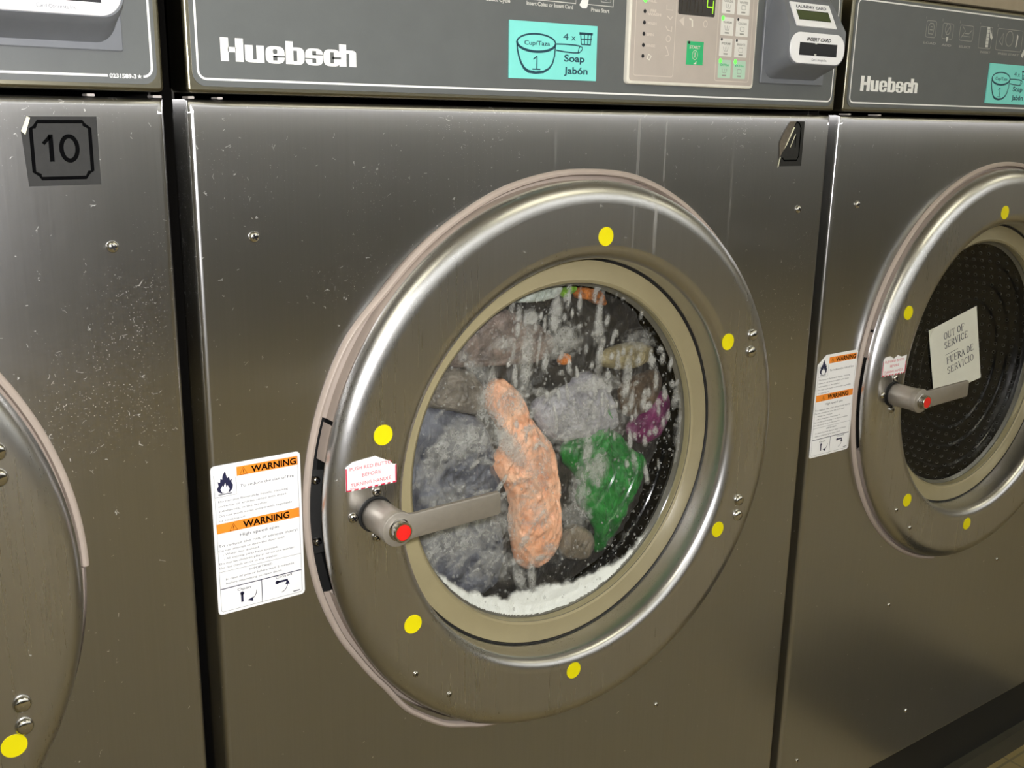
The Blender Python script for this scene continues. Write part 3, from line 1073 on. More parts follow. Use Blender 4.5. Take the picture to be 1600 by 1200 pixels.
def card_reader(parent):
    x0, x1 = 0.5330, 0.6220
    base = prism('card_reader', rrect(x0, x1, 0.0270, 0.1118, 0.0012, 2), -0.0052, -0.0032, 0.0006, 1)
    root = link('card_reader', base, parent, [MAT['plastic_grey']])
    root['label'] = 'grey bulging card reader with white fascia'
    # body lofted from a root outline to the front face; the upper face leans back
    zc, zt = 0.0745, 0.1040
    yf, yt = -0.0305, -0.0150

    def yz(z):
        return yf if z <= zc else yf + (yt - yf) * (z - zc) / (zt - zc)
    fr = []
    r = 0.0130
    fx0, fx1, fz0 = 0.5362, 0.6182, 0.0432
    fr += [(fx1, zc)] + [(fx1 - .0025, zc + .013), (fx1 - .006, zt - .004)] + arc(fx1 - .010, zt - .004, .004, 0, 90, 3)
    fr += arc(fx0 + .010, zt - .004, .004, 90, 180, 3) + [(fx0 + .0025, zc + .013), (fx0, zc)]
    fr += arc(fx0 + r, fz0 + r, r, 180, 270, 8) + arc(fx1 - r, fz0 + r, r, 270, 360, 8)
    n = len(fr)
    cxm, czm = (fx0 + fx1) / 2, 0.0735
    V = []
    rings = 7
    for k in range(rings):
        t = k / (rings - 1)               # 0 root .. 1 front
        e = sin(t * pi / 2)
        for (x, z) in fr:
            zr = z
            if z < zc:
                zr = 0.0310 + (z - fz0) * (zc - 0.0310) / (zc - fz0)
            xr = cxm + (x - cxm) * 1.035
            zr2 = min(zr * 1.0 if z < zc else z + .006, 0.1112)
            s = t ** 0.85
            ins = 0.0012 * max(0, (t - 0.84) / 0.16)
            px = xr + (x - xr) * s
            pz = zr2 + (z - zr2) * s
            dx, dz = cxm - px, czm - pz
            q = hypot(dx, dz)
            px += dx / q * ins
            pz += dz / q * ins
            yb = -0.0045
            tt = min(1.0, t / 0.86) if t < 0.86 else 1.0
            yy = yb + (yz(z) - yb) * (t if t < .95 else 1.0)
            V.append((px, yy, pz))
    Fc = []
    for k in range(rings - 1):
        for i in range(n):
            j = (i + 1) % n
            Fc.append((k * n + i, k * n + j, (k + 1) * n + j, (k + 1) * n + i))
    last = (rings - 1) * n
    iL = [i for i in range(n) if abs(fr[i][1] - zc) < 1e-9 and fr[i][0] < cxm][0]
    Fc.append(tuple(last + i for i in range(0, iL + 1)))
    Fc.append(tuple([last + i for i in range(iL, n)] + [last]))
    me = mesh('housing', V, Fc, True)
    fix_normals(me)
    sharp_by_angle(me, 30)
    link('housing', me, root, [MAT['plastic_grey']])
    # lower white fascia with the card slot
    pill = rrect(0.5392, 0.6158, 0.0446, 0.0716, 0.0128, 8)
    link('fascia', prism('fascia', pill, yf - 0.0012, yf + 0.001, 0.0004, 1), root, [MAT['paper_white']])
    d = Decal((0, yf - 0.00125, 0))
    d.rect(0.5512, 0.6042, 0.0517, 0.0628, 1, 'slot')
    d.rect(0.5722, 0.5752, 0.0517, 0.0535, 2, 'pale_print')
    d.rect(0.5722, 0.5752, 0.0618, 0.0628, 2, 'pale_print')
    d.text('INSERT CARD', 0.5775, 0.0645, 0.0030, 0.0345, 1, 'ink', 0.03, align='c', shear=0.3)
    d.text('Card Concepts Inc.', 0.5800, 0.0472, 0.0022, 0.0215, 1, 'grey_ink', 0.0, align='c')
    d.build('card_slot', root)
    # upper leaning white plate with the small LCD
    th = Vector((0, yt - yf, zt - zc)).normalized()
    nn = Vector((0, -th.z, th.y))
    o3 = Vector((0, yf, zc)) + th * 0.0022 + nn * 0.0010
    d = Decal(tuple(o3), (1, 0, 0), tuple(th), tuple(nn))
    ux0, ux1, hh = 0.5475, 0.6035, 0.0240
    d.sheet([(ux0, 0), (ux1, 0), (ux1 - .0005, hh), (ux0 + .0005, hh)], 'paper_white', 0.001)
    d.rect(ux0 + .0055, ux1 - .0055, .0065, .0160, 1, 'lcd')
    d.line([(ux0 + .0055, .0065), (ux1 - .0055, .0065), (ux1 - .0055, .0160), (ux0 + .0055, .0160)], .0005, 2, 'ink', True)
    d.text('LAUNDRY CARD', (ux0 + ux1) / 2, .0185, .0030, .0430, 1, 'grey_ink', 0.03, align='c', shear=0.3)
    d.build('balance_display', root)
    return root


def door(parent, dx, dy, steel_key, dots, lower_glass=True):
    """round door: rolled stainless ring, beige inner ring, glass bowl, latch handle"""
    ro, yf_ = 0.2445, -0.0262
    prof = [(0.2340, -0.0110), (0.2436, -0.0112), (0.2446, -0.0120), (0.2447, -0.0128)]
    prof += [(0.2267 + 0.0180 * cos(radians(a)), -0.0128 - 0.0134 * sin(radians(a))) for a in range(5, 91, 5)]
    prof += [(0.2255, yf_), (0.2100, yf_), (0.1925, yf_)]
    prof += [(0.1920 - 0.0120 * sin(radians(a)), yf_ + 0.0100 - 0.0100 * cos(radians(a))) for a in (10, 22, 34, 46, 58, 70, 80, 90)]
    prof += [(0.1796, -0.0080), (0.1788, 0.0030), (0.1770, 0.0060)]
    me = cached('door_ring', lambda: keep_flat(face_front(lathe('door', prof, 192))))
    if steel_key != 'door_steel':
        me = me.copy()
        me.materials.clear()
    dr = link('door', me, parent, [MAT[steel_key]])
    dr.location += Vector((dx, dy, 0))
    # dark seal line, then the beige ring
    put('seal', 'seal', lambda: lathe('seal', [(0.1792, 0.0045), (0.1770, 0.0030), (0.1755, 0.0062)], 128), dr, [MAT['black']])
    put('inner_ring', 'inner_ring', lambda: lathe('inner_ring', [(0.1775, 0.0060), (0.1765, 0.0042), (0.1755, 0.0040), (0.1610, 0.0044), (0.1592, 0.0040), (0.1578, 0.0052), (0.1562, 0.0062), (0.1558, 0.0120)], 160), dr, [MAT['ring']])
    gp = [(0.1565, 0.0050), (0.1550, 0.0095), (0.1520, 0.0125), (0.1475, 0.0138), (0.1400, 0.0143)]
    for rs, y0 in ((0.1358, 0.0144), (0.1090, 0.0170), (0.0850, 0.0196)):
        gp += [(rs + .0012, y0 - .00005), (rs, y0), (rs - .0008, y0 + .0003), (rs - .0014, y0 + .0008), (rs - .0019, y0 + .0015), (rs - .0024, y0 + .0020), (rs - .0031, y0 + .0023), (rs - .0048, y0 + .0024)]
    gp += [(0.0400, 0.0222), (0.0001, 0.0223)]
    gl_ = put('glass', 'glass', lambda: face_front(lathe('glass', gp, 160)), dr, [MAT['glass']])
    put('glass_edge_band', 'glass_edge_band', lambda: lathe('glass_edge_band', [(0.1568, 0.0050), (0.1562, 0.0140), (0.1525, 0.0165)], 128), dr, [MAT['glass_edge_band']])  # opaque grey band standing for light caught on the glass edge
    gl_['label'] = 'clear dished door glass'
    # rivets for the hinge
    for (x, z) in ((.5246, -.2060), (.5240, -.2222), (.5226, -.3742), (.5225, -.3902)):
        put('rivet', 'rivet', lambda: screw_mesh(.0058, .0038, False), dr, [MAT['chrome']], (x, yf_, z))
    for (x, z) in ((.1507, -.4472), (.1829, -.4768)):
        put('screw', 'screw_small', lambda: screw_mesh(.0026, .0016), dr, [MAT['chrome'], MAT['slot']], (x, yf_, z))
    for (x, z) in dots:
        s = put('yellow_dot_sticker', 'dot', lambda: prism('yellow_dot_sticker', [(.0079 * cos(2 * pi * i / 32), .0079 * sin(2 * pi * i / 32)) for i in range(32)], -.0004, .0001), dr, [MAT['yellow']], (x, yf_, z))
    # latch handle
    hx, hz = 0.1165, -0.3005
    put('latch_collar', 'collar', lambda: lathe('latch_collar', [(.0143, 0), (.0143, -.0010), (.0128, -.0012), (.0128, -.003)], 48, (0, 0)), dr, [MAT['black']], (hx, yf_, hz))

    def barrel():
        p = [(.0122, 0.0), (.0122, -.0045), (.0126, -.0050), (.0126, -.0290), (.0132, -.0296), (.0132, -.0320), (.0128, -.0335), (.0090, -.0340), (.0085, -.0335), (.0001, -.0335)]
        return lathe('latch_barrel', p, 64, (0, 0))
    bl = put('latch_barrel', 'barrel', barrel, dr, [MAT['satin']], (hx, yf_, hz))

    def lever():
        # a flat bar that widens into the eye around the button
        pts = [(0.0135 * cos(radians(a)), 0.0135 * sin(radians(a))) for a in range(50, 311, 13)]
        pts += [(.0145, -.0098), (.0885, -.0094), (.0905, -.0080), (.0905, .0080), (.0885, .0096), (.0200, .0096), (.0135, .0094)]
        bm = bmesh.new()
        vv = [bm.verts.new((x, -.0368, z)) for x, z in pts]
        f = bm.faces.new(vv)
        # hole is covered by the button; extrude the bar back
        r = bmesh.ops.extrude_face_region(bm, geom=[f])
        for v in [g for g in r['geom'] if isinstance(g, bmesh.types.BMVert)]:
            v.co.y = -.0335
        bmesh.ops.recalc_face_normals(bm, faces=bm.faces)
        es = [e for e in bm.edges if all(abs(v.co.y + .0368) < 1e-7 for v in e.verts)]
        bmesh.ops.bevel(bm, geom=es, offset=.0009, segments=2, affect='EDGES', profile=.5, clamp_overlap=True)
        m_ = bpy.data.meshes.new('lever')
        bm.to_mesh(m_)
        bm.free()
        m_.polygons.foreach_set('use_smooth', [True] * len(m_.polygons))
        return sharp_by_angle(m_, 40)
    lv = put('lever', 'lever', lever, dr, [MAT['satin']], (hx, yf_, hz))
    lv.rotation_euler = (0, radians(-1.2), 0)

    def button():
        p = [(.0086, -.0360), (.0086, -.0375), (.0076, -.0378), (.0076, -.0430), (.0072, -.0436), (.0062, -.0437), (.0061, -.0433), (.0001, -.0433)]
        m_ = lathe('release_button', p, 40, (0, 0))
        return m_
    bt = put('release_button', 'button', button, dr, [MAT['chrome']], (hx, yf_, hz))
    bt['label'] = 'red push button in a chrome collar'
    put('button_face', 'button_face', lambda: prism('button_face', [(.0060 * cos(2 * pi * i / 24), .0060 * sin(2 * pi * i / 24)) for i in range(24)], -.0436, -.0428), dr, [MAT['red_plastic']], (hx, yf_, hz))['label'] = 'red button face'
    for (x, z) in ((hx + .0012, hz + .0182), (hx - .0188, hz + .0010), (hx + .0008, hz - .0186)):
        put('screw', 'screw_latch', lambda: screw_mesh(.0040, .0030), dr, [MAT['chrome'], MAT['slot']], (x, yf_, z))
    return dr


def push_sticker(dr, kind):
    """small worn white label lettered in red above the latch"""
    yf_ = -0.0262
    d = Decal((0.0925, yf_ - 0.0003, -0.2780), (1, 0, 0.0))
    w, h = 0.0425, 0.0195
    if kind == 'mid':
        out = [(0, 0), (w, 0), (w, h * .73), (w * .93, h * .75), (w * .88, h * .88), (w * .58, h * 1.22), (w * .14, h * 1.14), (0, h * .97)]
    else:
        out = [(0, 0), (w, 0), (w, h * 1.05), (w * .80, h * .98), (w * .62, h * 1.12), (w * .45, h * .95), (w * .28, h * 1.14), (w * .06, h * 1.1), (0, h * .9)]
        h *= 0.97
    d.sheet(out, 'paper_white', 0.0003)
    d.rect(0, w, -.0002, .0009, 1, 'red_ink')
    d.rect(0, .0010, 0, h * .92, 1, 'red_ink')
    d.rect(w - .0011, w, 0.001, h * .72, 1, 'red_ink')
    d.text('PUSH RED BUTTO', w * .08, h * .80 if kind == 'mid' else h * .78, .0028, w * .82, 1, 'red_ink')
    d.text('BEFORE', w * .5, h * .49, .0028, w * .37, 1, 'red_ink', align='c')
    d.text('TURNING HANDLE', w * .09, h * .16, .0028, w * .80, 1, 'red_ink')
    d.text('230661', w * .04, h * .065, .0011, w * .17, 1, 'red_ink')
    # worn flakes out of the red border
    random.seed(5)
    for k in range(7):
        u = w * (.08 + .13 * k + .03 * random.random())
        d.poly([(u, -.0002), (u + .0022, -.0002), (u + .0026, .0007), (u + .0012, .0010), (u + .0003, .0005)], 2, 'paper_white')
    o = d.build('instruction_sticker', dr)
    o['label'] = 'worn white sticker lettered in red'
    return o


def number_sticker(parent, torn):
    if not torn:
        x, z, w, h = W - 0.0975, -0.0120, 0.0415, 0.0408
        d = Decal((x, -0.0004, z), (1, 0, 0.010), (0.010, 0, 1))
        d.sheet([(0.002, 0), (w, 0), (w, -h), (0, -h), (-0.0018, -.0085)], 'sticker_film')
        d.poly([(-.0018, -.0085), (.002, 0), (.0038, -.0008), (.0004, -.0105)], 2, 'curl')
        a, b, c, e, q = .0036, w - .0045, -h + .0045, -.0030, .0040
        ring = [(a + q, e), (b - q, e), (b - q * .8, e - q * .45), (b, e - q), (b, c + q), (b - q * .5, c + q * .8), (b - q, c), (a + q, c), (a + q * .8, c + q * .5), (a, c + q), (a, e - q), (a + q * .5, e - q * .8)]
        d.line(ring, .0021, 1, 'ink', True)
        d.line([(.0098, -.0160), (.0128, -.0130), (.0138, -.0115)], .0020, 1, 'ink')
        d.line([(.0142, -.0105), (.0142, -.0265)], .0026, 1, 'ink')
        d.ring(.0245, -.0188, .0046, .0072, .0025, 1, 'ink')
        o = d.build('number_sticker', parent)
        o['label'] = 'square dark film sticker reading 10'
        return o
    d = Decal((0.5740, -0.0004, -0.0065))
    w, h = .0320, .0425
    # what is left of the sheet after it was torn off diagonally
    d.sheet([(.0195, 0), (w, 0), (w, -h), (.0012, -h), (-.0010, -.0345), (.0060, -.0245)], 'sticker_film')
    d.poly([(.0100, -.0005), (.0195, 0), (.0060, -.0245), (-.0010, -.0345), (-.003, -.020), (.003, -.010)], 1, 'residue')
    d.line([(.0205, -.0008), (.0240, -.0022), (.0268, -.0065), (.0268, -.0330), (.0240, -.0372), (.0060, -.0372), (.0030, -.0345)], .0016, 2, 'ink')
    d.line([(.0198, -.0010), (.0070, -.0225)], .0007, 2, 'ink')
    d.line([(.0205, -.0130), (.0202, -.0185), (.0205, -.0250)], .0012, 2, 'ink')
    d.poly([(.0155, -.0060), (.0180, -.0055), (.0080, -.0225), (.0042, -.0270)], 3, 'curl')
    d.poly([(.0190, -.0120), (.0200, -.0125), (.0135, -.0250), (.0128, -.0245)], 3, 'curl')
    d.poly([(-.0010, -.0345), (.0006, -.0335), (-.0018, -.0425), (-.0032, -.0440)], 3, 'curl')
    o = d.build('number_sticker', parent)
    o['label'] = 'torn dark number sticker peeled to a triangle'
    return o


def washer(i, label, steel_key, door_key, dots, ddx, ddy, kind):
    root = bpy.data.objects.new('washing_machine', None)
    COL.objects.link(root)
    root.location = Vector((W * i, 0, 0)) + BASE
    root.empty_display_size = 0.1
    root['label'] = label
    root['category'] = 'washing machine'
    root['group'] = 'row of stainless front-loading washers'

    def own(o):
        o.location = Vector(o.location) - BASE
        return o
    # cabinet behind the sheet
    def cab():
        V, Fc = [], []
        for bb in ((0.0, 0.0015, 0.028, 0.70), (BW - 0.0015, BW, 0.028, 0.70)):
            v_, f_ = box_verts(bb[0], bb[1], bb[2], bb[3], -0.8265, 0.112)
            b = len(V)
            V += v_
            Fc += [tuple(q + b for q in f) for f in f_]
        for (x0, x1, y0, y1, z0, z1) in ((0.0015, BW - 0.0015, 0.695, 0.70, -0.8265, 0.112), (0.0015, BW - 0.0015, 0.032, 0.695, 0.108, 0.112), (0.0015, BW - 0.0015, 0.032, 0.695, -0.8265, -0.822)):
            v_, f_ = box_verts(x0, x1, y0, y1, z0, z1)
            b = len(V)
            V += v_
            Fc += [tuple(q + b for q in f) for f in f_]
        return mesh('cabinet', V, Fc)
    own(put('cabinet', 'cabinet', cab, root, [MAT['dark']]))
    me = cached('front', front_panel_mesh)
    if i != 1:
        me = me.copy()
        me.materials.clear()
    fp = own(link('front_panel', me, root, [MAT[steel_key]]))
    # control panel: steel frame, printed overlay
    cp = own(put('control_panel', 'cpanel', lambda: prism('control_panel', rrect(0.0, BW, 0.0040, 0.1165, 0.003, 3), -0.0025, 0.032, 0.0022, 3), root, [MAT['frame_steel']]))
    overlay_part(cp, kind, kind == 'left', None if kind == 'left' else kind)
    if kind == 'mid':
        soap_sticker(cp, 0.2493, 0.0640, 0.0868, 0.0424, 0.006)
    if kind == 'right':
        soap_sticker(cp, 0.2506, 0.0607, 0.0868, 0.0435, -0.004)
    keypad(cp)
    cr = card_reader(root)
    own(cr)
    # taupe lip and recess around the door
    rad0 = 0.2500

    def lip(torn=False):
        a0, a1 = radians(-353.0), radians(-14.0)
        pr = [(-.0055, 0.012), (-.0055, -0.0015), (-.0045, -0.0034), (-.0025, -0.0040), (-.0008, -0.0030), (0.0, -0.0008), (0.0, 0.004)]
        fullr = lip_radius if torn else (lambda a: 0.2522)
        return lathe('door_surround', [(r, y) for r, y in pr], 160, (CX, CZ), radians(0), radians(258), True, fullr)
    if kind == 'mid':
        sr = link('door_surround', lathe('door_surround', [(-.0055, 0.012), (-.0055, -0.0015), (-.0045, -0.0034), (-.0025, -0.0040), (-.0008, -0.0030), (0.0, -0.0008), (0.0, 0.004)], 180, (CX, CZ), 0, radians(258), True, lip_radius), root, [MAT['surround']])
    else:
        sr = put('door_surround', 'lip', lip, root, [MAT['surround']])
    own(sr)
    ddl = Vector((ddx * 0.6, 0, 0))
    sr.location += ddl

    def recess():
        # ring behind the rim, with the latch slot cut out at the left
        A0, A1 = radians(-164 + 360), radians(162.5)
        m1 = lathe('recess_ring', [(0.2560, 0.0100), (0.2475, 0.0045), (0.2440, 0.0012), (0.2380, 0.0010), (0.2000, 0.0010)], 150, (CX, CZ), A0, A1 + 2 * pi)
        return m1
    put('recess_ring', 'recess', recess, sr, [MAT['surround']])
    def body():
        # painted wall of the door behind the steel ring, broken by the latch slot
        return lathe('door_wall', [(0.2440, 0.0030), (0.2436, -0.0020), (0.2430, -0.0118), (0.2340, -0.0118)], 150, (CX, CZ), radians(196), radians(162.5) + 2 * pi)
    put('door_wall', 'body', body, sr, [MAT['surround']])
    put('latch_slot', 'latch_slot', lambda: lathe('latch_slot', [(0.2560, 0.0150), (0.2370, 0.0150), (0.2360, -0.0115), (0.2300, -0.0115)], 24, (CX, CZ), radians(160), radians(198)), sr, [MAT['black']])
    put('latch_plate', 'latch_plate', lambda: lathe('latch_plate', [(0.2436, 0.0040), (0.2430, -0.0020), (0.2424, -0.0116), (0.2340, -0.0116)], 10, (CX, CZ), radians(163.3), radians(170.0)), sr, [MAT['surround']])
    put('strike_plate', 'strike_plate', lambda: lathe('strike_plate', [(0.2478, 0.0090), (0.2474, 0.0035), (0.2400, 0.0020), (0.2340, 0.0015)], 14, (CX, CZ), radians(172), radians(188.0)), sr, [MAT['black']])
    for a in (173.8, 185.5):
        put('screw', 'screw_strike', lambda: screw_mesh(.0036, .0045), sr, [MAT['chrome'], MAT['slot']], (CX + .2440 * cos(radians(a)), 0.0022, CZ + .2440 * sin(radians(a))))
    # drum
    def drum():
        p = [(0.2500, 0.0200), (0.2050, 0.0220), (0.1700, 0.0290), (0.1680, 0.0330), (0.2350, 0.0450), (0.2400, 0.0600), (0.2400, 0.3400), (0.2300, 0.3600), (0.0001, 0.3600)]
        return lathe('drum', p, 128)
    own(put('drum', 'drum', drum, root, [MAT['drum']]))
    # door
    dr = door(root, ddx, ddy, door_key, dots)
    own(dr)
    if kind != 'left':
        push_sticker(dr, kind)
    # sheet screws
    for (x, z) in ((.0410, -.0900), (W - .0528, -.0915)):
        own(put('screw', 'screw_panel', lambda: screw_mesh(.0039, .0026), root, [MAT['chrome'], MAT['slot']], (x, 0, z)))
    for (x, z) in ((.1859, -.5898), (.4320, -.5890) if kind == 'right' else (.4508, -.5931), (.2542, -.7629), (.6931 - W + .0, -.753)):
        own(put('screw', 'screw_fine', lambda: screw_mesh(.0026, .0016), root, [MAT['chrome'], MAT['slot']], (x, 0, z)))
    # loose pale spacers in the gap under the control panel
    for (x, w_) in {'left': ((W - .058, .0045), (W - .018, .0055)), 'mid': ((.0035, .004), (.0225, .0035)), 'right': ((.0150, .0045), (.0640, .0060))}[kind]:
        own(put('spacer_clip', 'clip%.4f' % w_, lambda: prism('spacer_clip', rrect(-w_ / 2, w_ / 2, .0004, .0019, .0004, 2), .0005, .012), root, [MAT['clip']], (x, 0, 0)))
    if kind == 'mid':
        own(warning_sticker(root, 0.0008, -0.2490, 0.0676, 0.1145, False))
        own(number_sticker(root, True))
    elif kind == 'right':
        own(warning_sticker(root, 0.0012, -0.2485, 0.0676, 0.1150, True))
    else:
        own(number_sticker(root, False))
    return root


DOTS_MID = ((.1242, -.2391), (.1484, -.4018), (.3169, -.4974), (.3350, -.1020), (.4909, -.2088), (.4955, -.3994))
DOTS_RIGHT = ((.1290, -.2095), (.1705, -.4390), (.3095, -.5000), (.2990, -.1060))
DOTS_LEFT = ((.5153, -.4021), (.3300, -.1020), (.4909, -.2088))
washer(-1, 'stainless washer at the left edge with a square sticker reading 10', 'steel_dusty', 'door_steel', DOTS_LEFT, 0, 0, 'left')
washer(0, 'stainless washer in the middle, running, with clothes and suds behind its round door', 'steel_drips', 'door_steel_drips', DOTS_MID, 0, 0, 'mid')
washer(1, 'stainless washer at the right, empty, with a paper OUT OF SERVICE notice in its door', 'steel', 'door_steel', DOTS_RIGHT, -0.006, 0.005, 'right')


# ------------------------------------------------------------------ laundry in the middle drum
def smooth_closed(pts, it=2):
    for _ in range(it):
        q = []
        n = len(pts)
        for i in range(n):
            a, b = pts[i], pts[(i + 1) % n]
            q.append((a[0] * .75 + b[0] * .25, a[1] * .75 + b[1] * .25))
            q.append((a[0] * .25 + b[0] * .75, a[1] * .25 + b[1] * .75))
        pts = q
    return pts


def garment(name, label, outline_mm, mat, yfront, depth=0.016, amp=0.005, freq=30.0, stretch=(1.0, 1.0), seed=0.0, rings=40, grow=1.06, back=0.003):
    """a wet crumpled garment pressed towards the glass: folded front, closed back"""
    pts = smooth_closed([(x / 1000.0, z / 1000.0) for x, z in outline_mm], 2)
    n = len(pts)
    gx = sum(p[0] for p in pts) / n
    gz = sum(p[1] for p in pts) / n
    pts = [(gx + (x - gx) * grow, gz + (z - gz) * grow) for x, z in pts]
    V, Fc = [], []

    def h(x, z):
        p = Vector((x * freq * stretch[0], seed, z * freq * stretch[1]))
        w = noise.noise_vector(p * 0.7) * 0.9
        q = p + w
        a = 1.0 - abs(noise.noise(q)) * 2.0
        b = 1.0 - abs(noise.noise(q * 2.1 + Vector((5, 3, 1)))) * 2.0
        c = noise.noise(q * 4.3)
        e = noise.noise(q * 9.0)
        return a * 0.55 + b * 0.38 + c * 0.24 + e * 0.12
    for k in range(1, rings + 1):
        t = k / rings
        for (x, z) in pts:
            wob = 1.0 + 0.03 * noise.noise(Vector((x * 160, seed + 3, z * 160))) * (t ** 4)
            px, pz = gx + (x - gx) * t * wob, gz + (z - gz) * t * wob
            y = yfront + depth * (1 - sqrt(max(0.0, 1 - (t ** 3) ** 2 * 0.998))) - amp * h(px, pz) * (1 - 0.4 * t ** 6) + amp * 0.5
            V.append((px, y, pz))
    c0 = len(V)
    V.append((gx, yfront - amp * h(gx, gz) + amp * 0.5, gz))
    for k in range(rings - 1):
        for i in range(n):
            j = (i + 1) % n
            Fc.append((k * n + i, k * n + j, (k + 1) * n + j, (k + 1) * n + i))
    for i in range(n):
        Fc.append((c0, (i + 1) % n, i))
    b0 = len(V)
    last = (rings - 1) * n
    for (x, z) in pts:
        V.append((gx + (x - gx) * 0.92, yfront + depth + back, gz + (z - gz) * 0.92))
    for i in range(n):
        j = (i + 1) % n
        Fc.append((last + i, last + j, b0 + j, b0 + i))
    Fc.append(tuple(range(b0, b0 + n)))
    me = mesh(name, V, Fc, True)
    fix_normals(me)
    o = link(name, me, None, [mat])
    o['label'] = label
    o['category'] = 'clothing'
    o['group'] = 'wet laundry in the middle washer'
    return o


G = dict(
    peach=[(275, -235), (287, -238), (299, -246), (306, -261), (316, -277), (327, -290), (340, -307), (345, -330), (350, -358), (353, -386), (351, -406), (340, -420), (320, -423), (306, -417), (300, -404), (298, -390), (292, -368), (294, -353), (287, -332), (278, -324), (272, -308), (281, -300), (284, -284), (272, -267), (263, -254), (268, -242)],
    green=[(352, -309), (367, -304), (388, -297), (398, -268), (408, -270), (406, -290), (412, -300), (430, -313), (444, -329), (458, -335), (461, -350), (449, -372), (435, -394), (423, -412), (406, -427), (398, -424), (401, -404), (387, -383), (371, -363), (378, -351), (368, -335), (356, -326)],
    white=[(319, -263), (330, -255), (349, -255), (364, -243), (381, -239), (401, -251), (410, -266), (419, -284), (420, -301), (392, -302), (359, -303), (340, -298), (323, -279)],
    khaki=[(396, -222), (420, -217), (445, -217), (463, -224), (460, -236), (439, -243), (417, -241), (396, -235)],
    magenta=[(434, -300), (455, -293), (472, -272), (487, -274), (489, -294), (480, -318), (457, -324), (439, -314)],
    brown=[(423, -258), (448, -251), (474, -248), (480, -266), (463, -291), (433, -293), (424, -275)],
    slate=[(201, -247), (214, -253), (233, -259), (254, -265), (265, -278), (272, -299), (272, -314), (282, -331), (277, -350), (280, -369), (285, -397), (281, -419), (274, -431), (249, -430), (224, -414), (200, -394), (181, -358), (174, -318), (177, -288), (187, -262)],
    taupe=[(200, -231), (215, -215), (244, -219), (257, -229), (264, -248), (258, -262), (237, -256), (217, -250), (197, -245)],
    pinkgrey=[(215, -209), (254, -180), (267, -175), (287, -170), (309, -182), (331, -193), (344, -210), (325, -223), (296, -221), (267, -219), (235, -217)],
    orange=[(343, -224), (348, -217), (357, -218), (356, -225), (347, -228)],
    orangetop=[(361, -162), (368, -157), (381, -156), (392, -162), (401, -176), (389, -176), (377, -169), (365, -168)],
    lime=[(344, -158), (357, -151), (361, -158), (355, -161), (346, -166)],
    whitetop=[(292, -164), (312, -149), (338, -147), (346, -155), (342, -162), (327, -166), (305, -166)],
    taupelow=[(359, -394), (375, -391), (393, -405), (398, -420), (386, -432), (360, -425), (353, -410)],
)
disc = [(int(1000 * (CX + .166 * cos(2 * pi * i / 40))), int(1000 * (CZ + .166 * sin(2 * pi * i / 40)))) for i in range(40)]
YG = 0.0360
garment('dark_garment', 'wet charcoal clothes bunched at the back of the running washer load', disc, cloth_mat('charcoal_cloth', (22, 22, 23), (64, 60, 56), 30), YG + 0.013, 0.006, 0.008, 26, seed=1, rings=70, grow=1.0, back=0.05)
garment('slate_garment', 'soaked slate-grey garment against the glass behind the latch lever', G['slate'], cloth_mat('slate_cloth', (56, 58, 68), (120, 122, 132), 40), YG, 0.012, 0.008, 44, seed=2, rings=60)
garment('taupe_garment', 'crumpled grey-brown cloth at the upper left of the wash load', G['taupe'], cloth_mat('taupe_cloth', (84, 78, 70), (134, 126, 116), 70), YG + .001, 0.012, 0.005, 60, seed=3)
garment('rosy_grey_garment', 'rosy grey cloth under foam near the top left of the load', G['pinkgrey'], cloth_mat('rosy_grey_cloth', (90, 82, 78), (150, 132, 122), 60), YG + .003, 0.012, 0.005, 45, seed=4)
garment('white_garment', 'pale lilac-white cloth above the green garment', G['white'], cloth_mat('lilac_white_cloth', (116, 114, 122), (190, 188, 194), 90), YG + .001, 0.012, 0.006, 70, (1.2, .7), seed=5)
garment('green_garment', 'bright green garment at the right of the peach one', G['green'], cloth_mat('green_cloth', (14, 84, 32), (36, 138, 52), 60), YG, 0.012, 0.0075, 48, (1.5, .7), seed=6, rings=50, grow=1.04)
garment('peach_garment', 'twisted peach-coloured garment hanging down the middle of the glass', G['peach'], cloth_mat('peach_cloth', (222, 156, 118), (250, 202, 170), 50), YG - .003, 0.016, 0.0085, 46, (1.5, .75), seed=7, rings=60, grow=1.05)
garment('khaki_garment', 'khaki cloth near the upper right of the glass', G['khaki'], cloth_mat('khaki_cloth', (120, 108, 78), (164, 152, 116), 80), YG + .002, 0.010, 0.004, 60, seed=8)
garment('brown_garment', 'brown cloth between the khaki and magenta pieces', G['brown'], cloth_mat('brown_cloth', (66, 54, 44), (108, 90, 74), 60), YG + .004, 0.010, 0.004, 50, (1.4, .6), seed=9)
garment('magenta_garment', 'magenta cloth at the right edge of the glass', G['magenta'], cloth_mat('magenta_cloth', (78, 24, 62), (126, 42, 98), 60), YG + .002, 0.010, 0.004, 50, (1.6, .6), seed=10)
garment('orange_garment', 'small orange scrap of cloth left of the khaki piece', G['orange'], cloth_mat('orange_cloth', (190, 104, 30), (226, 138, 52), 90), YG + .002, 0.006, 0.003, 80, seed=11, rings=14)
garment('orange_garment', 'orange patterned cloth at the very top of the glass', G['orangetop'], cloth_mat('orange_cloth_dark', (92, 60, 34), (214, 122, 40), 120), YG + .003, 0.008, 0.003, 80, seed=12, rings=16)
garment('lime_garment', 'lime green edge of cloth at the top of the glass', G['lime'], cloth_mat('lime_cloth', (84, 128, 30), (136, 182, 52), 90), YG + .002, 0.006, 0.002, 80, seed=13, rings=12)
garment('white_garment', 'white cloth at the top left rim of the glass', G['whitetop'], cloth_mat('white_cloth', (168, 176, 166), (216, 220, 214), 70), YG + .002, 0.008, 0.003, 60, seed=14, rings=16)
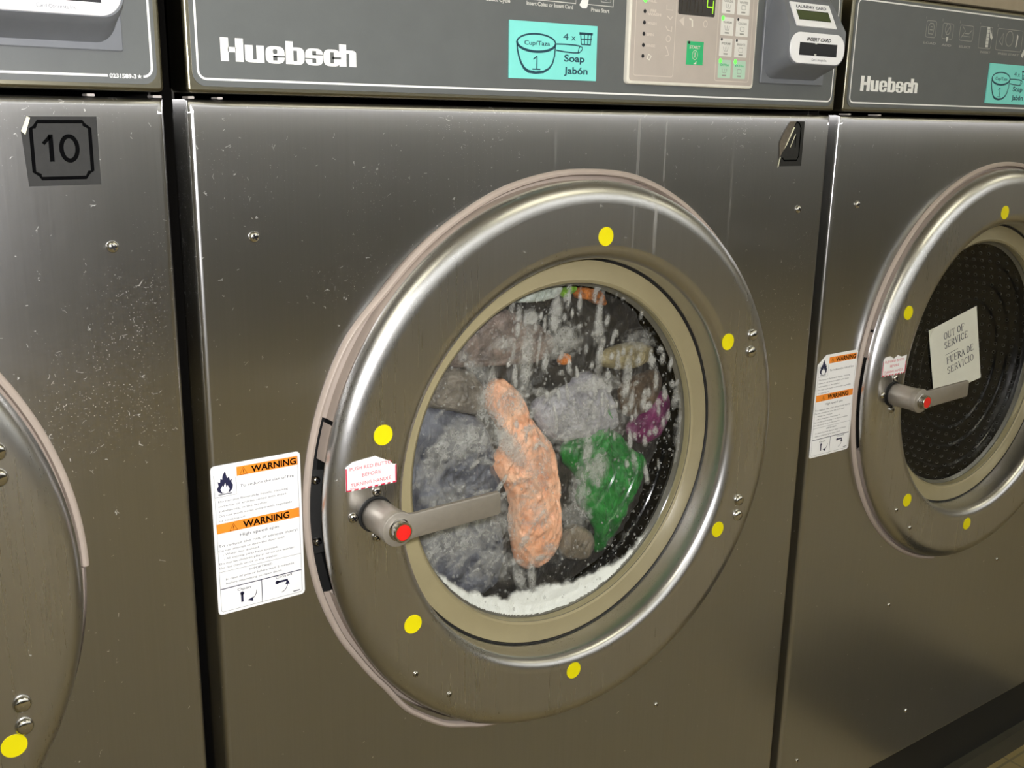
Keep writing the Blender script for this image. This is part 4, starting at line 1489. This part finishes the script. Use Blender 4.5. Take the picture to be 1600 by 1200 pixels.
garment('taupe_garment', 'brown-grey cloth at the foot of the peach garment', G['taupelow'], cloth_mat('taupe_cloth_low', (86, 78, 66), (136, 124, 108), 60), YG + .002, 0.010, 0.004, 50, seed=15, rings=20)

# suds: foam film, runs and the white crescent in the bottom of the bowl
BLOB = [(0.2283, -0.2758, 0.0363, 0.0137, 0, 0.6), (0.2769, -0.2873, 0.0077, 0.0273, 38, 0.8), (0.3591, -0.2790, 0.044, 0.0182, 0, 0.45), (0.3105, -0.3151, 0.0153, 0.0273, 0, 0.35), (0.3006, -0.3612, 0.023, 0.0122, 0, 0.35), (0.2796, -0.2482, 0.0134, 0.0122, 0, 0.5), (0.2288, -0.3577, 0.0497, 0.0182, 0, 0.55), (0.2530, -0.3476, 0.023, 0.0091, 0, 0.5), (0.2930, -0.2083, 0.0061, 0.0273, 0, 0.7), (0.3208, -0.1728, 0.005, 0.0152, 0, 0.85), (0.3703, -0.1805, 0.0031, 0.0182, 0, 0.85), (0.2939, -0.1746, 0.0065, 0.0061, 0, 0.8), (0.3329, -0.1994, 0.0161, 0.0115, 0, 0.7), (0.3816, -0.3286, 0.0099, 0.0128, 0, 0.75), (0.3601, -0.3442, 0.0084, 0.0182, 0, 0.6), (0.4787, -0.2981, 0.0054, 0.0365, 0, 0.45), (0.3761, -0.2183, 0.0031, 0.0182, 0, 0.8), (0.4100, -0.2447, 0.0038, 0.0182, 0, 0.7), (0.3735, -0.2462, 0.023, 0.0061, 0, 0.6), (0.2517, -0.2411, 0.0077, 0.0243, -10, 0.6), (0.3551, -0.3698, 0.0134, 0.0122, 0, 0.5), (0.2869, -0.4135, 0.0046, 0.0182, 20, 0.6), (0.3020, -0.4174, 0.0038, 0.0137, 0, 0.6), (0.1955, -0.2877, 0.0115, 0.0182, 0, 0.5), (0.2118, -0.3204, 0.023, 0.0076, 0, 0.4), (0.2681, -0.1936, 0.0115, 0.0061, 0, 0.5), (0.2345, -0.2098, 0.0046, 0.0243, 50, 0.5), (0.3684, -0.3064, 0.0046, 0.0182, 0, 0.7), (0.4201, -0.2075, 0.0153, 0.0091, 0, 0.4), (0.2608, -0.3971, 0.023, 0.0122, 0, 0.4)]
FOAM_TOP = [(140, -330), (174, -353), (197, -384), (219, -403), (246, -419), (267, -428), (296, -429), (318, -429), (348, -432), (372, -431), (396, -426), (416, -419), (440, -400), (500, -360)]


def foam_line(x):
    xm = x * 1000
    for (a, za), (b, zb) in zip(FOAM_TOP, FOAM_TOP[1:]):
        if a <= xm <= b:
            return (za + (zb - za) * (xm - a) / (b - a)) / 1000
    return -0.34


def suds():
    random.seed(11)
    blobs = [(x, z, a, b, radians(g), s) for x, z, a, b, g, s in BLOB]
    for k in range(145):
        x = random.uniform(.262, .478)
        z = random.uniform(-.285, -.150)
        if x > .35 and random.random() < .35:
            z -= .07
        L = random.choice((.0022, .003, .0035, .0045, .006, .009))
        blobs.append((x, z, random.uniform(.0013, .0028), L, radians(random.uniform(-4, 14)), random.uniform(.6, .95)))
    for k in range(60):                      # lacework over the grey and peach pieces
        x, z = random.uniform(.175, .330), random.uniform(-.405, -.245)
        blobs.append((x, z, random.uniform(.004, .012), random.uniform(.0015, .004), radians(random.uniform(-60, 60)), random.uniform(.35, .7)))
    R0, step = 0.1545, 0.0011
    N = int(2 * R0 / step) + 1
    idx, V, A = {}, [], []
    grid = [[0.0] * N for _ in range(N)]
    x0, z0 = CX - R0, CZ - R0
    for (bx, bz, a, b, g, s) in blobs:
        m = max(a, b) * 1.9
        i0, i1 = max(0, int((bx - m - x0) / step)), min(N - 1, int((bx + m - x0) / step) + 1)
        j0, j1 = max(0, int((bz - m - z0) / step)), min(N - 1, int((bz + m - z0) / step) + 1)
        cg, sg = cos(g), sin(g)
        for i in range(i0, i1 + 1):
            for j in range(j0, j1 + 1):
                dx, dz = x0 + i * step - bx, z0 + j * step - bz
                u, v_ = dx * cg + dz * sg, -dx * sg + dz * cg
                aa = a * (1.0 - 0.18 * max(-1, min(1, v_ / b)))      # drops taper upwards
                q = (u / aa) ** 2 + (v_ / b) ** 2
                if q < 3.0:
                    grid[i][j] = max(grid[i][j], s * max(0.0, 1.0 - q * q / 9.0 * 2.6 if q < 1.6 else 0.35 * (3.0 - q)))
    for i in range(N):
        for j in range(N):
            x, z = x0 + i * step, z0 + j * step
            r = hypot(x - CX, z - CZ)
            if r > R0:
                continue
            d = grid[i][j]
            ft = foam_line(x) + 0.004 * noise.noise(Vector((x * 90, 2, z * 90)))
            band = max(0.0, min(1.0, (ft - z) / 0.006))
            d = max(d, band)
            n1 = noise.noise(Vector((x * 120, 7, z * 120)))
            y = 0.0264 - 0.0014 * max(0.0, d - 0.25) * (1 + n1)
            # follow the dish of the glass outwards
            y -= 0.0085 * max(0.0, min(1.0, (r - 0.078) / 0.070)) + 0.0035 * max(0.0, (r - 0.146) / 0.0085)
            idx[(i, j)] = len(V)
            V.append((x, y, z))
            A.append((d, band))
    Fc = []
    for (i, j) in idx:
        q = ((i, j), (i + 1, j), (i + 1, j + 1), (i, j + 1))
        if all(k in idx for k in q):
            f = tuple(idx[k] for k in q)
            if True:
                Fc.append(f)
    # single bubbles and beads of water standing on the film
    for k in range(900):
        a = random.uniform(0, 2 * pi)
        rr = 0.150 * sqrt(random.random())
        x, z = CX + rr * cos(a), CZ + rr * sin(a)
        q = random.choice((.0004, .0005, .0006, .0008, .0010, .0014))
        y = 0.0254 - 0.0085 * max(0.0, min(1.0, (rr - 0.078) / 0.070)) - 0.0035 * max(0.0, (rr - 0.146) / 0.0085)
        b = len(V)
        for (s1, dy) in ((1.0, 0.0), (.8, -.55), (.4, -.9)):
            for m in range(8):
                V.append((x + q * s1 * cos(m * pi / 4), y + q * dy, z + q * 1.25 * s1 * sin(m * pi / 4)))
                A.append((2.0, 0.0))
        V.append((x, y - q, z))
        A.append((2.0, 0.0))
        for lv in (0, 8):
            for m in range(8):
                n_ = (m + 1) % 8
                Fc.append((b + lv + m, b + lv + n_, b + lv + 8 + n_, b + lv + 8 + m))
        for m in range(8):
            Fc.append((b + 16 + m, b + 16 + (m + 1) % 8, b + 24))
    me = mesh('soap_suds', V, Fc, True)
    at = me.attributes.new('foam', 'FLOAT', 'POINT')
    at.data.foreach_set('value', [a[0] for a in A])
    at = me.attributes.new('thick', 'FLOAT', 'POINT')
    at.data.foreach_set('value', [a[1] for a in A])
    bm = bmesh.new()
    bm.from_mesh(me)
    bmesh.ops.delete(bm, geom=[v for v in bm.verts if not v.link_faces], context='VERTS')
    bm.to_mesh(me)
    bm.free()
    fix_normals(me)
    face_front(me)
    t = NT('soap_foam')
    v = t.obj()
    at = t.n('ShaderNodeAttribute', attribute_name='foam')
    th = t.n('ShaderNodeAttribute', attribute_name='thick')
    nz = t.noise(v, 105.0, 5.0, 0.64, 0.9)
    nf = t.noise(v, 600.0, 4.0, 0.7)
    bub = t.vor(v, 230.0)
    bub2 = t.vor(v, 620.0)
    ringb = t.math('MULTIPLY', t.mapr(bub.outputs['Distance'], 0.20, 0.32, 0.0, 1.0), t.mapr(bub.outputs['Distance'], 0.32, 0.5, 1.0, 0.55))
    bead = t.math('GREATER_THAN', at.outputs['Fac'], 1.5)
    f = t.math('MINIMUM', at.outputs['Fac'], 1.0)
    d = t.math('ADD', t.math('ADD', f, 0.06), t.math('MULTIPLY', t.math('SUBTRACT', nz, 0.5), 1.25))
    d = t.math('ADD', d, t.math('MULTIPLY', t.math('SUBTRACT', nf, 0.5), 0.22))
    a = t.mapr(d, 0.16, 0.85, 0.0, 0.78)
    a = t.math('MULTIPLY', a, t.mapr(ringb, 0, 1, 0.55, 1.0))
    a = t.math('MAXIMUM', a, t.mapr(t.math('ADD', th.outputs['Fac'], t.math('MULTIPLY', t.math('SUBTRACT', nz, 0.5), 0.9)), 0.2, 0.7, 0, 0.97), clamp=True)
    a = t.math('MAXIMUM', t.math('MULTIPLY', a, t.math('SUBTRACT', 1.0, bead)), t.math('MULTIPLY', bead, 0.30))
    col = t.mix(t.mapr(nz, 0.3, 0.7), (0.40, 0.395, 0.38, 1), (0.66, 0.655, 0.64, 1))
    col = t.mix(th.outputs['Fac'], col, (0.80, 0.81, 0.79, 1))
    b = t.bsdf(Base_Color=col, Roughness=0.22)
    b.inputs['Specular IOR Level'].default_value = 0.7
    hgt = t.math('ADD', t.math('MULTIPLY', bub.outputs['Distance'], 0.6), t.math('MULTIPLY', bub2.outputs['Distance'], 0.35))
    t.l(t.bump(hgt, 0.45, 0.0015), b.inputs['Normal'])
    tr = t.n('ShaderNodeBsdfTransparent')
    mx = t.n('ShaderNodeMixShader')
    t.l(a, mx.inputs[0])
    t.l(tr.outputs[0], mx.inputs[1])
    t.l(b.outputs[0], mx.inputs[2])
    o = link('soap_suds', me, None, [t.done(mx.outputs[0])])
    o['label'] = 'white soap suds running down inside the glass of the middle washer'
    o['category'] = 'soap suds'
    o['kind'] = 'stuff'
    return o


suds()


# ------------------------------------------------------------------ the paper notice in the right washer
def serif(d, word, u, v, h, w, mat='grey_ink', lay=1):
    """roman capitals drawn as thick and thin strokes with slab serifs"""
    T, t_ = h * .15, h * .065
    S = {
        'O': [('e', .5, .5, .36, .47)], 'U': [('l', .2, .98, .2, .3, T), ('a', .5, .3, .3, .28, 180, 360), ('l', .8, .3, .8, .98, t_), ('s', .2, .98), ('s', .8, .98)],
        'T': [('l', .5, 0, .5, .98, T), ('l', .08, .97, .92, .97, t_), ('l', .1, .97, .08, .78, t_), ('l', .9, .97, .92, .78, t_), ('s', .5, 0)],
        'F': [('l', .25, 0, .25, .98, T), ('l', .15, .97, .85, .97, t_), ('l', .85, .97, .87, .78, t_), ('l', .25, .52, .65, .52, t_), ('l', .65, .62, .65, .42, t_), ('s', .25, 0)],
        'S': [('a', .48, .74, .28, .23, 40, 250), ('a', .5, .25, .30, .24, 210, 430), ('l', .76, .97, .76, .78, t_), ('l', .2, .02, .2, .22, t_)],
        'E': [('l', .25, 0, .25, .98, T), ('l', .13, .97, .85, .97, t_), ('l', .85, .97, .87, .80, t_), ('l', .25, .52, .65, .52, t_), ('l', .65, .62, .65, .42, t_), ('l', .13, .02, .88, .02, t_), ('l', .88, .02, .92, .22, t_)],
        'R': [('l', .22, 0, .22, .98, T), ('a', .45, .74, .3, .23, -90, 90), ('l', .12, .97, .45, .97, t_), ('l', .22, .51, .45, .51, t_), ('l', .5, .5, .9, .0, T), ('s', .22, 0)],
        'V': [('l', .15, .98, .5, 0, T), ('l', .5, 0, .85, .98, t_), ('s', .15, .98), ('s', .85, .98)],
        'I': [('l', .5, 0, .5, .98, T), ('s', .5, 0), ('s', .5, .98)],
        'C': [('a', .55, .5, .37, .47, 45, 315), ('l', .84, .97, .84, .72, t_), ('l', .84, .05, .84, .22, t_)],
        'A': [('l', .12, 0, .5, .98, t_), ('l', .5, .98, .86, 0, T), ('l', .28, .35, .70, .35, t_), ('s', .12, 0), ('s', .88, 0)],
        'D': [('l', .22, 0, .22, .98, T), ('a', .4, .5, .45, .47, -90, 90), ('l', .12, .97, .4, .97, t_), ('l', .12, .02, .4, .02, t_)],
    }
    wid = {'I': .5, ' ': .45, 'S': .82}
    tot = sum(wid.get(c, 1.0) for c in word)
    k = w / tot
    x = u
    for c in word:
        cw = wid.get(c, 1.0) * k
        for s in S.get(c, ()):
            X = lambda a: x + (a if c != 'I' else .5) * cw
            Y = lambda b: v + b * h
            if s[0] == 'l':
                d.line([(X(s[1]), Y(s[2])), (X(s[3]), Y(s[4]))], s[5], lay, mat)
            elif s[0] == 's':
                d.rect(X(s[1]) - k * .15, X(s[1]) + k * .15, Y(s[2]) - t_ / 2, Y(s[2]) + t_ / 2, lay, mat)
            elif s[0] == 'e':
                n = 24
                d.line([(X(s[1]) + s[3] * cw * cos(2 * pi * i / n), Y(s[2]) + s[4] * h * sin(2 * pi * i / n)) for i in range(n)], [t_ + (T - t_) * abs(cos(2 * pi * i / n)) for i in range(n)], lay, mat, True)
            elif s[0] == 'a':
                n = 14
                aa = [radians(s[5] + (s[6] - s[5]) * i / n) for i in range(n + 1)]
                d.line([(X(s[1]) + s[3] * cw * cos(q), Y(s[2]) + s[4] * h * sin(q)) for q in aa], [t_ + (T - t_) * abs(cos(q)) for q in aa], lay, mat)
        x += cw


def notice():
    y = 0.0255
    tl, tr_, br, bl = Vector((.9015, y, -.2505)), Vector((1.0005, y, -.2288)), Vector((1.0190, y, -.3090)), Vector((.9310, y, -.3395))
    ux = (tr_ - tl)
    uv = (tl - bl)
    d = Decal(tuple(bl), tuple(ux), tuple(uv))
    d.step = 0.0002
    q = br - bl - ux
    d.sheet([(0, 0), (1, -0.10), (1, 1), (0, 1)], 'notice', 0.0004)

    class Sub(Decal):
        pass
    # lettering is laid out on the unit sheet, so thickness is scaled per axis
    e = Decal(tuple(bl), tuple(ux), tuple(uv))
    L = ux.length
    H = uv.length
    e.ux = ux / L
    e.vz = uv / H
    e.step = 0.0002
    serif(e, 'OUT OF', L * .28, H * .755, H * .10, L * .44)
    serif(e, 'SERVICE', L * .28, H * .62, H * .10, L * .50)
    for k in range(5):
        e.rect(L * (.29 + .055 * k), L * (.33 + .055 * k), H * .525, H * .533, 1, 'grey_ink')
    serif(e, 'FUERA DE', L * .30, H * .385, H * .10, L * .58)
    serif(e, 'SERVICIO', L * .30, H * .235, H * .10, L * .57)
    b = len(d.V)
    d.V += e.V
    d.F += [tuple(i + b for i in f) for f in e.F]
    d.mi += [d.m('grey_ink')] * len(e.F)
    o = d.build('paper_notice', None)
    o['label'] = 'white paper notice lettered OUT OF SERVICE, FUERA DE SERVICIO behind the door glass'
    o['category'] = 'notice'
    return o


notice()
